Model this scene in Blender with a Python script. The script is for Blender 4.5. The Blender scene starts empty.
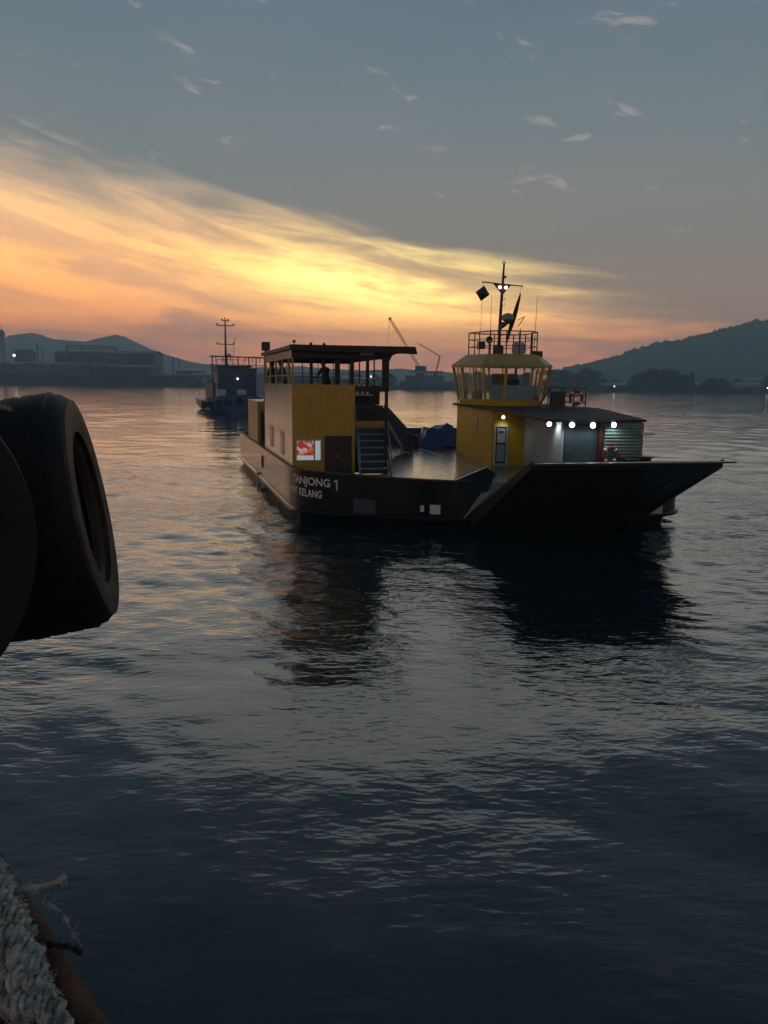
import bpy, bmesh, math, random
import numpy as np
from mathutils import Vector, Matrix, noise

scene = bpy.context.scene
COL = scene.collection
R = math.radians
random.seed(7)

# ------------------------------------------------------------------ camera
CAM_H = 5.0
cam_d = bpy.data.cameras.new('camera')
cam = bpy.data.objects.new('camera', cam_d)
COL.objects.link(cam)
cam_d.sensor_fit = 'VERTICAL'
cam_d.sensor_height = 36.0
cam_d.lens = 36.0 * 769.0 / 1024.0
cam_d.clip_start = 0.05
cam_d.clip_end = 12000
pitch, roll = math.atan((512 - 382.5) / 769.0), R(0.7)
fw = Vector((0, math.cos(pitch), -math.sin(pitch)))
rt = Vector((1, 0, 0)); up = rt.cross(fw)
rr = rt * math.cos(roll) + up * math.sin(roll)
uu = up * math.cos(roll) - rt * math.sin(roll)
cam.matrix_world = Matrix(((rr.x, uu.x, -fw.x, 0), (rr.y, uu.y, -fw.y, 0), (rr.z, uu.z, -fw.z, CAM_H), (0, 0, 0, 1)))
scene.camera = cam

# ------------------------------------------------------------------ render / exposure
scene.render.engine = 'CYCLES'
scene.view_settings.view_transform = 'Standard'
scene.view_settings.look = 'None'
scene.view_settings.exposure = 0.45
scene.view_settings.gamma = 1.0
scene.view_settings.use_curve_mapping = False
scene.cycles.use_denoising = True
scene.cycles.max_bounces = 4
scene.cycles.diffuse_bounces = 2
scene.cycles.glossy_bounces = 3
scene.cycles.volume_bounces = 2
scene.cycles.transmission_bounces = 3
scene.cycles.transparent_max_bounces = 12
scene.cycles.sample_clamp_indirect = 4.0
scene.cycles.caustics_reflective = False
scene.cycles.caustics_refractive = False

# ------------------------------------------------------------------ sky
SUN_AZ, SUN_EL = R(-1.0), R(-7.0)
STREAK_SHIFT = 5.9
GLOW_AZ, GLOW_EL = R(4.0), R(7.6)      # brightest gap in the cloud
world = bpy.data.worlds.new('World')
scene.world = world
world.use_nodes = True
world.cycles.sampling_method = 'MANUAL'
world.cycles.sample_map_resolution = 512
nt = world.node_tree
nt.nodes.clear()


def val(x):
    return x


def _set(nt_, sock, v):
    if isinstance(v, bpy.types.NodeSocket):
        nt_.links.new(v, sock)
    elif isinstance(v, (tuple, list)) and sock.type == 'RGBA' and len(v) == 3:
        sock.default_value = (*v, 1)
    else:
        sock.default_value = v


def mth(nt_, op, a, b=0.0, c=0.0, clamp=False):
    n = nt_.nodes.new('ShaderNodeMath'); n.operation = op; n.use_clamp = clamp
    for s, v in zip(n.inputs, (a, b, c)):
        _set(nt_, s, v)
    return n.outputs[0]


def sstep(nt_, x, lo, hi, t0=0.0, t1=1.0):
    n = nt_.nodes.new('ShaderNodeMapRange'); n.interpolation_type = 'SMOOTHSTEP'
    for k, v in (('Value', x), ('From Min', lo), ('From Max', hi), ('To Min', t0), ('To Max', t1)):
        _set(nt_, n.inputs[k], v)
    return n.outputs[0]


def mixc(nt_, f, a, b, blend='MIX'):
    n = nt_.nodes.new('ShaderNodeMix'); n.data_type = 'RGBA'; n.blend_type = blend
    _set(nt_, n.inputs[0], f); _set(nt_, n.inputs[6], a); _set(nt_, n.inputs[7], b)
    return n.outputs[2]


def ramp(nt_, f, stops):
    n = nt_.nodes.new('ShaderNodeValToRGB')
    e = n.color_ramp.elements
    while len(e) < len(stops):
        e.new(0.5)
    for el, (p, c) in zip(e, stops):
        el.position = p; el.color = (*c, 1)
    _set(nt_, n.inputs[0], f)
    return n.outputs[0]


def noise_tex(nt_, vec, scale, detail=4, rough=0.55, dist=0.0):
    n = nt_.nodes.new('ShaderNodeTexNoise')
    _set(nt_, n.inputs['Vector'], vec)
    n.inputs['Scale'].default_value = scale
    n.inputs['Detail'].default_value = detail
    n.inputs['Roughness'].default_value = rough
    n.inputs['Distortion'].default_value = dist
    return n.outputs['Fac']


def combine(nt_, x, y, z):
    n = nt_.nodes.new('ShaderNodeCombineXYZ')
    for s, v in zip(n.inputs, (x, y, z)):
        _set(nt_, s, v)
    return n.outputs[0]


tc = nt.nodes.new('ShaderNodeTexCoord')
sp = nt.nodes.new('ShaderNodeSeparateXYZ')
nt.links.new(tc.outputs['Generated'], sp.inputs[0])
dx, dy, dz = sp.outputs
el = mth(nt, 'MULTIPLY', mth(nt, 'ARCSINE', mth(nt, 'MAXIMUM', dz, 0.0)), 180 / math.pi)      # degrees
# smooth lopsided streak coordinates
sv = combine(nt, mth(nt, 'MULTIPLY', dx, 2.6), mth(nt, 'MULTIPLY', dy, 2.6),
             mth(nt, 'ADD', mth(nt, 'MULTIPLY', dz, 19.0), mth(nt, 'ADD', mth(nt, 'MULTIPLY', mth(nt, 'MULTIPLY', dx, dz), 17.0), STREAK_SHIFT)))
n_streak = noise_tex(nt, sv, 1.7, 5, 0.6, 0.4)
n_fine = noise_tex(nt, sv, 3.6, 4, 0.58, 0.5)
sv2 = combine(nt, mth(nt, 'MULTIPLY', dx, 4.0), mth(nt, 'MULTIPLY', dy, 4.0), mth(nt, 'MULTIPLY', dz, 9.0))
n_big = noise_tex(nt, sv2, 1.1, 2, 0.5, 0.0)
# cloud sheet with one straight far edge (a line on the cloud layer, seen in perspective)
q = mth(nt, 'ADD', mth(nt, 'ADD', mth(nt, 'MULTIPLY', dx, 0.80), mth(nt, 'MULTIPLY', dy, -0.56)),
        mth(nt, 'MULTIPLY', dz, 3.7))
q = mth(nt, 'ADD', q, mth(nt, 'MULTIPLY', mth(nt, 'SUBTRACT', n_streak, 0.5), 0.34))
q = mth(nt, 'ADD', q, mth(nt, 'MULTIPLY', mth(nt, 'SUBTRACT', n_fine, 0.5), 0.10))
sheet = sstep(nt, q, -0.16, 0.17)
lamp_dir = Vector((math.sin(SUN_AZ) * math.cos(SUN_EL), math.cos(SUN_AZ) * math.cos(SUN_EL), math.sin(SUN_EL)))
sdir = Vector((math.sin(GLOW_AZ) * math.cos(GLOW_EL), math.cos(GLOW_AZ) * math.cos(GLOW_EL), math.sin(GLOW_EL)))
# closeness to the hidden sun, squashed into a flat glow along the horizon
ddx = mth(nt, 'SUBTRACT', dx, sdir.x); ddy = mth(nt, 'SUBTRACT', dy, sdir.y); ddz = mth(nt, 'SUBTRACT', dz, sdir.z)
d2 = mth(nt, 'ADD', mth(nt, 'ADD', mth(nt, 'MULTIPLY', mth(nt, 'MULTIPLY', ddx, ddx), 1.0),
                        mth(nt, 'MULTIPLY', mth(nt, 'MULTIPLY', ddy, ddy), 1.0)),
         mth(nt, 'MULTIPLY', mth(nt, 'MULTIPLY', ddz, ddz), 20.0))
glow = mth(nt, 'EXPONENT', mth(nt, 'MULTIPLY', d2, -20.0))
# how much the azimuth faces the sunset (1 toward it, 0 behind)
hl = mth(nt, 'SQRT', mth(nt, 'ADD', mth(nt, 'ADD', mth(nt, 'MULTIPLY', dx, dx), mth(nt, 'MULTIPLY', dy, dy)), 1e-4))
a0 = R(-12)
caz = mth(nt, 'DIVIDE', mth(nt, 'ADD', mth(nt, 'MULTIPLY', dx, math.sin(a0)), mth(nt, 'MULTIPLY', dy, math.cos(a0))), hl)
face = mth(nt, 'MULTIPLY', mth(nt, 'ADD', caz, 1.0), 0.5)
f_lit = mth(nt, 'ADD', mth(nt, 'MULTIPLY', mth(nt, 'POWER', face, 2.0), 0.60), 0.65)
e01 = mth(nt, 'DIVIDE', el, 90.0)
lit = ramp(nt, e01, [(0.0, (.62, .27, .16)), (2.2 / 90, (.70, .29, .135)), (4.5 / 90, (.84, .35, .12)), (8 / 90, (.92, .46, .155)),
                     (11.5 / 90, (.84, .51, .235)), (15 / 90, (.70, .50, .31)), (20 / 90, (.50, .46, .40)), (34 / 90, (.26, .29, .33)), (1.0, (.11, .15, .21))])
n_band = sstep(nt, n_streak, 0.40, 0.60)
lit = mixc(nt, mth(nt, 'MULTIPLY', n_band, 0.85), lit, ramp(nt, e01, [(0, (.36, .20, .165)), (4 / 90, (.40, .215, .155)), (8 / 90, (.56, .30, .16)), (14 / 90, (.60, .40, .25)), (24 / 90, (.28, .29, .30)), (1, (.10, .13, .17))]))
lit = mixc(nt, mth(nt, 'MULTIPLY', sstep(nt, n_fine, 0.45, 0.70), 0.5), lit, ramp(nt, e01, [(0, (.95, .33, .13)), (5 / 90, (1.0, .45, .12)), (9 / 90, (1.05, .62, .17)), (20 / 90, (.62, .54, .45)), (1, (.12, .15, .19))]))
lit = mixc(nt, mth(nt, 'MULTIPLY', mth(nt, 'MINIMUM', mth(nt, 'MULTIPLY', glow, 1.5), 1.0), mth(nt, 'SUBTRACT', 1.0, mth(nt, 'MULTIPLY', n_band, 0.6))), lit, (1.5, 1.14, .38))
vs = nt.nodes.new('ShaderNodeVectorMath'); vs.operation = 'SCALE'
nt.links.new(lit, vs.inputs[0]); nt.links.new(f_lit, vs.inputs['Scale'])
lit = vs.outputs[0]
dark = ramp(nt, e01, [(0, (.36, .22, .17)), (4 / 90, (.25, .185, .155)), (8 / 90, (.185, .165, .15)), (12 / 90, (.17, .175, .17)),
                      (17 / 90, (.142, .172, .186)), (24 / 90, (.105, .142, .184)), (31 / 90, (.068, .100, .135)), (42 / 90, (.032, .056, .078)), (1, (.030, .052, .072))])
dark = mixc(nt, mth(nt, 'MULTIPLY', sstep(nt, n_big, 0.38, 0.66), 0.30), dark, ramp(nt, e01, [(0, (.22, .13, .10)), (12 / 90, (.20, .185, .17)), (24 / 90, (.14, .175, .215)), (36 / 90, (.08, .11, .15)), (1, (.055, .085, .12))]))
# small torn scraps of cloud catching light under the sheet
sv3 = combine(nt, mth(nt, 'MULTIPLY', dx, 3.0), mth(nt, 'MULTIPLY', dy, 3.0), mth(nt, 'ADD', mth(nt, 'MULTIPLY', dz, 9.0), mth(nt, 'MULTIPLY', dx, 1.4)))
n_scrap = noise_tex(nt, sv3, 4.6, 5, 0.6, 0.6)
scrap = mth(nt, 'MULTIPLY', sstep(nt, n_scrap, 0.60, 0.72), sstep(nt, el, 8.0, 13.0))
dark = mixc(nt, mth(nt, 'MULTIPLY', scrap, 0.62), dark, (.34, .30, .28))
f_dark = mth(nt, 'ADD', mth(nt, 'MULTIPLY', face, 0.2), 0.8)
vs2 = nt.nodes.new('ShaderNodeVectorMath'); vs2.operation = 'SCALE'
nt.links.new(dark, vs2.inputs[0]); nt.links.new(f_dark, vs2.inputs['Scale'])
skyc = mixc(nt, sheet, lit, vs2.outputs[0])
# the air near the horizon is thick: the sky behind it has to be brighter than it looks
skyc = mixc(nt, 1.0, skyc, ramp(nt, e01, [(0, (2.7, 2.0, 1.6)), (3 / 90, (2.3, 1.85, 1.5)), (6 / 90, (1.9, 1.65, 1.35)), (10 / 90, (1.38, 1.3, 1.2)), (16 / 90, (1.1, 1.1, 1.08)), (26 / 90, (1, 1, .98))]), 'MULTIPLY')
nis = nt.nodes.new('ShaderNodeTexSky')
nis.sky_type = 'NISHITA'
nis.sun_disc = False
nis.sun_elevation = SUN_EL
nis.sun_rotation = SUN_AZ
nis.altitude = 0
nis.dust_density = 3.0
bg1 = nt.nodes.new('ShaderNodeBackground'); bg1.inputs['Strength'].default_value = 0.003
nt.links.new(nis.outputs[0], bg1.inputs['Color'])
bg2 = nt.nodes.new('ShaderNodeBackground'); bg2.inputs['Strength'].default_value = 1.0
nt.links.new(skyc, bg2.inputs['Color'])
ad = nt.nodes.new('ShaderNodeAddShader')
nt.links.new(bg1.outputs[0], ad.inputs[0]); nt.links.new(bg2.outputs[0], ad.inputs[1])
wo = nt.nodes.new('ShaderNodeOutputWorld')
nt.links.new(ad.outputs[0], wo.inputs['Surface'])

# the sun itself is behind the cloud: a wide weak glow
sun_d = bpy.data.lights.new('sun', 'SUN')
sun_d.energy = 0.44
sun_d.angle = R(75)
sun_d.color = (1.0, .93, .83)
sun = bpy.data.objects.new('sun', sun_d)
COL.objects.link(sun)
sun.rotation_euler = lamp_dir.to_track_quat('Z', 'Y').to_euler()


# ------------------------------------------------------------------ helpers
class MB:
    """collects polygons; build() links them as one mesh object"""
    def __init__(self):
        self.v = []; self.f = []

    def add(self, vs, fs):
        o = len(self.v)
        self.v += [tuple(p) for p in vs]
        self.f += [tuple(i + o for i in f) for f in fs]
        return self

    def hexa(self, p):      # 8 points: bottom loop 0-3, top loop 4-7
        return self.add(p, [(3, 2, 1, 0), (4, 5, 6, 7), (0, 1, 5, 4), (1, 2, 6, 5), (2, 3, 7, 6), (3, 0, 4, 7)])

    def box(self, x0, x1, y0, y1, z0, z1):
        return self.hexa([(x0, y0, z0), (x1, y0, z0), (x1, y1, z0), (x0, y1, z0), (x0, y0, z1), (x1, y0, z1), (x1, y1, z1), (x0, y1, z1)])

    def prism(self, poly, z0, z1):      # poly ccw; z0/z1 number or list
        n = len(poly)
        za = z0 if isinstance(z0, (list, tuple)) else [z0] * n
        zb = z1 if isinstance(z1, (list, tuple)) else [z1] * n
        vs = [(p[0], p[1], a) for p, a in zip(poly, za)] + [(p[0], p[1], b) for p, b in zip(poly, zb)]
        fs = [tuple(range(n - 1, -1, -1)), tuple(range(n, 2 * n))] + [(i, (i + 1) % n, n + (i + 1) % n, n + i) for i in range(n)]
        return self.add(vs, fs)

    def bar(self, p, q, w, h=None, upv=(0, 0, 1)):   # rectangular bar from p to q
        h = w if h is None else h
        p = Vector(p); q = Vector(q); d = (q - p).normalized()
        u = Vector(upv)
        if abs(d.dot(u)) > 0.98:
            u = Vector((0, 1, 0))
        s = d.cross(u).normalized() * (w / 2); t = s.cross(d).normalized() * (h / 2)
        return self.hexa([p - s - t, p + s - t, p + s + t, p - s + t, q - s - t, q + s - t, q + s + t, q - s + t])

    def tube(self, pts, r, n=8, cap=True):      # r number or list
        pts = [Vector(p) for p in pts]
        rs = r if isinstance(r, (list, tuple)) else [r] * len(pts)
        o = len(self.v); prev = None
        for i, p in enumerate(pts):
            a = pts[max(i - 1, 0)]; b = pts[min(i + 1, len(pts) - 1)]
            d = (b - a).normalized()
            u = Vector((0, 0, 1)) if abs(d.z) < 0.95 else Vector((0, 1, 0))
            s = d.cross(u).normalized()
            if prev is not None:
                s2 = prev - d * prev.dot(d)
                if s2.length > 1e-4:
                    s = s2.normalized()
            prev = s; t = s.cross(d)
            for k in range(n):
                c = 2 * math.pi * k / n
                self.v.append(tuple(p + (s * math.cos(c) + t * math.sin(c)) * rs[i]))
        for i in range(len(pts) - 1):
            for k in range(n):
                a = o + i * n + k; b = o + i * n + (k + 1) % n
                self.f.append((a, b, b + n, a + n))
        if cap:
            self.f.append(tuple(o + k for k in range(n - 1, -1, -1)))
            self.f.append(tuple(o + (len(pts) - 1) * n + k for k in range(n)))
        return self

    def lathe(self, prof, c, axis=(0, 0, 1), n=24, closed=False, ref=None):   # prof [(r, h)]
        c = Vector(c); ax = Vector(axis).normalized()
        u = Vector((0, 0, 1)) if abs(ax.z) < 0.9 else Vector((1, 0, 0))
        s = ax.cross(u).normalized(); t = ax.cross(s)
        o = len(self.v); m = len(prof)
        for k in range(n):
            a = 2 * math.pi * k / n
            d = s * math.cos(a) + t * math.sin(a)
            for r, h in prof:
                self.v.append(tuple(c + d * r + ax * h))
        for k in range(n):
            for i in range(m if closed else m - 1):
                a = o + k * m + i; b = o + k * m + (i + 1) % m
                a2 = o + ((k + 1) % n) * m + i; b2 = o + ((k + 1) % n) * m + (i + 1) % m
                self.f.append((a, a2, b2, b))
        return self

    def build(self, name, mat, parent=None, smooth=False, loc=None):
        me = bpy.data.meshes.new(name)
        me.from_pydata(self.v, [], self.f)
        bm = bmesh.new(); bm.from_mesh(me)
        bmesh.ops.recalc_face_normals(bm, faces=bm.faces)
        bm.to_mesh(me); bm.free()
        me.validate()
        me.materials.append(mat)
        return link(name, me, parent, smooth, loc)


def link(name, me, parent=None, smooth=False, loc=None):
    if smooth:
        me.polygons.foreach_set('use_smooth', [True] * len(me.polygons))
        if smooth != 'all':
            try:
                me.set_sharp_from_angle(angle=R(38))
            except Exception:
                pass
    o = bpy.data.objects.new(name, me)
    COL.objects.link(o)
    if parent:
        o.parent = parent
    if loc is not None:
        o.location = loc
    return o


def empty(name, loc=(0, 0, 0), rz=0.0, parent=None):
    o = bpy.data.objects.new(name, None)
    o.empty_display_size = 0.3
    COL.objects.link(o)
    o.location = loc; o.rotation_euler = (0, 0, rz)
    if parent:
        o.parent = parent
    return o


def tag(o, label=None, cat=None, group=None, kind=None):
    if label: o['label'] = label
    if cat: o['category'] = cat
    if group: o['group'] = group
    if kind: o['kind'] = kind
    return o


def material(name, c, rough=0.6, var=0.25, scale=3.0, bump=0.0, bscale=30.0, metal=0.0, streak=0.0, c2=None, rvar=0.15, spec=0.5, coat=0.0):
    m = bpy.data.materials.new(name); m.use_nodes = True
    t = m.node_tree; b = t.nodes['Principled BSDF']
    co = t.nodes.new('ShaderNodeTexCoord').outputs['Object']
    n1 = noise_tex(t, co, scale, 6, 0.6)
    dark_c = tuple(x * (1 - var) for x in c); light_c = tuple(min(1, x * (1 + var * 0.6)) for x in c)
    col = mixc(t, sstep(t, n1, 0.3, 0.7), dark_c, light_c)
    if streak:
        mp = t.nodes.new('ShaderNodeMapping'); mp.inputs['Scale'].default_value = (7, 7, 0.35)
        t.links.new(co, mp.inputs[0])
        n2 = noise_tex(t, mp.outputs[0], 1.6, 5, 0.65)
        col = mixc(t, mth(t, 'MULTIPLY', sstep(t, n2, 0.48, 0.75), streak), col, c2 or tuple(x * 0.35 for x in c))
    _set(t, b.inputs['Base Color'], col)
    n3 = noise_tex(t, co, scale * 4, 4, 0.6)
    _set(t, b.inputs['Roughness'], mth(t, 'ADD', mth(t, 'MULTIPLY', mth(t, 'SUBTRACT', n3, 0.5), rvar * 2), rough, clamp=True))
    b.inputs['Metallic'].default_value = metal
    b.inputs['Specular IOR Level'].default_value = spec
    if coat:
        b.inputs['Coat Weight'].default_value = coat; b.inputs['Coat Roughness'].default_value = 0.15
    if bump:
        bn = t.nodes.new('ShaderNodeBump'); bn.inputs['Strength'].default_value = bump; bn.inputs['Distance'].default_value = 0.02
        t.links.new(noise_tex(t, co, bscale, 4, 0.6), bn.inputs['Height'])
        t.links.new(bn.outputs[0], b.inputs['Normal'])
    return m


def emissive(name, c, s):
    m = bpy.data.materials.new(name); m.use_nodes = True
    b = m.node_tree.nodes['Principled BSDF']
    b.inputs['Base Color'].default_value = (*c, 1)
    b.inputs['Emission Color'].default_value = (*c, 1)
    b.inputs['Emission Strength'].default_value = s
    return m


def glass(name, tint=(.75, .82, .82)):
    m = bpy.data.materials.new(name); m.use_nodes = True
    t = m.node_tree; t.nodes.clear()
    tr = t.nodes.new('ShaderNodeBsdfTransparent'); tr.inputs[0].default_value = (*tint, 1)
    gl = t.nodes.new('ShaderNodeBsdfGlossy'); gl.inputs['Roughness'].default_value = 0.03
    lw = t.nodes.new('ShaderNodeLayerWeight'); lw.inputs['Blend'].default_value = 0.5
    fr = mth(t, 'ADD', mth(t, 'MULTIPLY', mth(t, 'POWER', lw.outputs['Facing'], 5.0), 0.9), 0.05)
    mx = t.nodes.new('ShaderNodeMixShader')
    t.links.new(fr, mx.inputs[0]); t.links.new(tr.outputs[0], mx.inputs[1]); t.links.new(gl.outputs[0], mx.inputs[2])
    out = t.nodes.new('ShaderNodeOutputMaterial'); t.links.new(mx.outputs[0], out.inputs[0])
    return m


M = {}
M['black'] = material('black_paint', (.022, .030, .038), .34, .4, 1.5, bump=.15, bscale=2.2, streak=.35, c2=(.035, .028, .022))
M['hullblack'] = material('hull_black_paint', (.009, .012, .017), .15, .4, .8, bump=.05, bscale=1.6, streak=.3, c2=(.018, .018, .018), rvar=.08, spec=.22)
M['yellow'] = material('yellow_paint', (.78, .50, .018), .50, .10, 1.2, bump=.05, bscale=3, streak=.10, c2=(.45, .27, .03), spec=.3)
M['ochre'] = material('ochre_house_paint', (.60, .34, .03), .22, .16, 1.2, bump=.05, bscale=2.5, streak=.5, c2=(.30, .18, .04), rvar=.1)
M['cream'] = material('streaked_sheen_boarding', (.80, .68, .46), .11, .12, 1.5, streak=.75, c2=(.48, .36, .20), rvar=.05)  # streaked; paler than the ochre, with glancing sky sheen put into the colour
M['tan'] = material('tan_roof_paint', (.52, .38, .14), .4, .2, 2, streak=.2)
M['roofdark'] = material('roof_dark_brown', (.035, .022, .016), .6, .3, 2)
M['cap'] = material('cap_rail_brown', (.10, .045, .03), .55, .3, 2)
M['deck'] = material('wet_deck_paint', (.115, .10, .092), .22, .3, .9, bump=.12, bscale=5, rvar=.2)
M['line'] = material('deck_line_paint', (.48, .40, .30), .5, .3, 5)
M['grey'] = material('grey_paint', (.52, .56, .60), .5, .12, 1.0, streak=.15)
M['teal'] = material('teal_grey_paint', (.065, .10, .125), .45, .2, 1.2)
M['green'] = material('green_grey_container_paint', (.22, .31, .31), .45, .2, 1.2)
M['white'] = material('white_paint', (.86, .86, .84), .45, .1, 2)
M['stair'] = material('blue_grey_stair_paint', (.20, .31, .42), .42, .2, 3)
M['red'] = material('red_paint', (.34, .035, .025), .5, .25, 3)
M['redbrown'] = material('red_brown_rail_paint', (.12, .022, .018), .5, .3, 3)
M['door'] = material('brown_door_wood', (.055, .028, .02), .5, .35, 2, streak=.4)
M['blue'] = material('blue_tarpaulin', (.015, .075, .30), .42, .3, 2, bump=.6, bscale=5)
M['bluegrey'] = material('blue_grey_steel', (.05, .07, .11), .5, .3, 2)
M['roofgrey'] = material('dull_deck_paint', (.05, .052, .06), .75, .3, 2, spec=.2)
M['steel'] = material('galvanised_steel', (.28, .28, .28), .4, .25, 3, metal=.6)
M['darksteel'] = material('dark_steel', (.04, .04, .045), .5, .3, 3)
M['interior'] = material('cabin_interior_panel', (.42, .52, .60), .6, .15, 2)
M['stripe'] = material('pale_yellow_paint', (.55, .48, .20), .5, .2, 4)
M['skin'] = material('skin', (.30, .16, .10), .6, .1, 10)
M['shirt'] = material('dark_shirt_cloth', (.05, .035, .03), .85, .2, 15)
M['shirt2'] = material('navy_shirt_cloth', (.02, .025, .04), .85, .2, 15)
M['trouser'] = material('dark_trouser_cloth', (.02, .02, .025), .85, .2, 15)
M['hair'] = material('black_hair', (.01, .008, .007), .6, .2, 20)
M['rubber'] = material('tyre_rubber', (.013, .013, .015), .62, .3, 8, bump=.5, bscale=60, spec=.35)
M['rubber_worn'] = material('worn_tyre_sidewall', (.085, .062, .048), .6, .45, 6, bump=.5, bscale=40, spec=.3)
M['rope'] = material('frayed_grey_rope', (.60, .555, .51), .95, .65, 22, bump=1.0, bscale=70, spec=.1)
M['rope_dark'] = material('dark_wet_rope', (.06, .055, .05), .9, .45, 18, bump=1.0, bscale=70, spec=.1)
M['rust'] = material('rusty_pipe', (.12, .05, .03), .8, .5, 14, bump=.8, bscale=50)
M['concrete'] = material('weathered_concrete', (.20, .19, .175), .85, .3, 2, bump=.3)
M['darktimber'] = material('dark_timber', (.03, .026, .024), .8, .4, 4, bump=.4)
M['glass'] = glass('cabin_glass', (.95, .97, .97))
M['flood'] = emissive('floodlight_lens', (.93, 1.0, .95), 16)
M['warmlamp'] = emissive('door_lamp_lens', (1.0, .95, .8), 4)
M['navlamp'] = emissive('mast_lamp_lens', (1.0, .95, .9), 5)
M['farlamp'] = emissive('shore_lamp_lens', (1.0, .96, .9), 3)


# ------------------------------------------------------------------ water
def make_water():
    rng = np.random.default_rng(5)
    comps = []
    for i in range(64):
        lam = 0.50 * (7.0 / 0.50) ** (rng.random())
        th = R(255) + rng.normal(0, .75)             # broadly travelling toward lower left
        amp = 0.0029 * lam ** 0.40
        comps.append((2 * math.pi / lam * math.cos(th), 2 * math.pi / lam * math.sin(th), amp, rng.random() * 6.283, lam))
    # rows get wider apart with distance
    ys = [-14.0]
    while ys[-1] < 150:
        ys.append(ys[-1] + max(0.11, 0.0058 * max(ys[-1], 0)))
    far = [160, 175, 195, 220, 260, 320, 400, 500, 620, 700]
    xs_n = 560
    t = np.linspace(-1, 1, xs_n)
    t = np.sign(t) * (0.55 * np.abs(t) + 0.45 * np.abs(t) ** 2.2)
    V = []
    for y in ys:
        half = 12 + max(y, 0) * 0.78
        x = t * half
        if y >= 0:
            edge = np.array([-2600.0, -600, -half * 1.6]); V.append(np.stack([np.concatenate([edge, x, -edge[::-1]]), np.full(xs_n + 6, y)], 1))
        else:
            edge = np.array([-2600.0, -600, -half * 1.6]); V.append(np.stack([np.concatenate([edge, x, -edge[::-1]]), np.full(xs_n + 6, y)], 1))
    for y in far:
        half = 12 + y * 0.78
        edge = np.array([-2600.0, -1200 if half < 700 else -1800, -half * 1.25])
        V.append(np.stack([np.concatenate([edge, t * half, -edge[::-1]]), np.full(xs_n + 6, y)], 1))
    back = np.stack([V[0][:, 0], np.full(xs_n + 6, -450.0)], 1)
    V = [back] + V
    G = np.array(V)                                    # rows, cols, 2
    X, Y = G[..., 0], G[..., 1]
    Z = np.zeros_like(X)
    sx = np.gradient(X, axis=1); sy = np.gradient(Y, axis=0)
    sp_ = np.maximum(np.abs(sx), np.abs(sy))
    # calmer and rougher patches
    def soft(ax, ay, ph): return np.sin(X * ax + Y * ay + ph)
    patch = 1.0 + 0.30 * soft(.11, .07, 1.0) * soft(-.05, .13, 2.2) + 0.22 * soft(.23, -.19, .3)
    near_calm = np.clip((np.hypot(X - 0, Y) - 4) / 18, 0.16, 1.0) * np.clip(1.25 - np.hypot(X, Y) / 120, .45, 1.0)
    for kx, ky, a, ph, lam in comps:
        fade = np.clip((lam / np.maximum(sp_, 1e-3) - 3.0) / 3.0, 0, 1)
        pp = kx * X + ky * Y + ph + 0.5 * np.sin(.31 * X + .23 * Y + ph)
        s = np.sin(pp)
        Z += a * fade * (s + 0.22 * np.cos(2 * pp)) * (patch * near_calm if lam < 4 else patch)
    Z[:, :3] = 0; Z[:, -3:] = 0; Z[:2] = 0
    Z[-len(far):] = 0
    nr, nc = X.shape
    co = np.stack([X, Y, Z], 2).reshape(-1, 3)
    idx = np.arange(nr * nc).reshape(nr, nc)
    quads = np.stack([idx[:-1, :-1], idx[:-1, 1:], idx[1:, 1:], idx[1:, :-1]], 2).reshape(-1, 4)
    me = bpy.data.meshes.new('sea_water')
    me.vertices.add(len(co)); me.vertices.foreach_set('co', co.ravel().astype(np.float32))
    me.loops.add(quads.size); me.loops.foreach_set('vertex_index', quads.ravel().astype(np.int32))
    me.polygons.add(len(quads))
    me.polygons.foreach_set('loop_start', np.arange(0, quads.size, 4, dtype=np.int32))
    me.polygons.foreach_set('loop_total', np.full(len(quads), 4, np.int32))
    me.update(); me.validate()
    me.polygons.foreach_set('use_smooth', [True] * len(me.polygons))
    m = bpy.data.materials.new('sea_water'); m.use_nodes = True
    t_ = m.node_tree; b = t_.nodes['Principled BSDF']
    b.inputs['Base Color'].default_value = (.004, .022, .028, 1)
    b.inputs['Roughness'].default_value = 0.09
    b.inputs['IOR'].default_value = 1.75
    pos = t_.nodes.new('ShaderNodeNewGeometry').outputs['Position']
    mp = t_.nodes.new('ShaderNodeMapping'); mp.inputs['Rotation'].default_value = (0, 0, R(-18)); mp.inputs['Scale'].default_value = (0.55, 1.25, 1)
    t_.links.new(pos, mp.inputs[0])
    w1 = noise_tex(t_, mp.outputs[0], 2.3, 2, .5, .35)
    w2 = noise_tex(t_, mp.outputs[0], 5.6, 2, .55, .3)
    w3 = noise_tex(t_, mp.outputs[0], 0.38, 2, .5, .2)
    wp = noise_tex(t_, pos, 0.09, 2, .5, .0)
    calm = sstep(t_, wp, .34, .62, .35, 1.0)
    h = mth(t_, 'ADD', mth(t_, 'MULTIPLY', w1, 0.042), mth(t_, 'ADD', mth(t_, 'MULTIPLY', w2, 0.029), mth(t_, 'MULTIPLY', w3, 0.03)))
    ln = t_.nodes.new('ShaderNodeVectorMath'); ln.operation = 'LENGTH'; t_.links.new(pos, ln.inputs[0])
    shelter = sstep(t_, ln.outputs['Value'], 7.0, 24.0, .30, 1.0)          # lee of the jetty
    shelter = mth(t_, 'MULTIPLY', shelter, sstep(t_, ln.outputs['Value'], 26.0, 90.0, 1.0, .42))   # flatter out in the fairway
    h = mth(t_, 'MULTIPLY', mth(t_, 'MULTIPLY', h, calm), shelter)
    bn = t_.nodes.new('ShaderNodeBump'); bn.inputs['Strength'].default_value = 0.85; bn.inputs['Distance'].default_value = 1.0
    t_.links.new(h, bn.inputs['Height']); t_.links.new(bn.outputs[0], b.inputs['Normal'])
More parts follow.
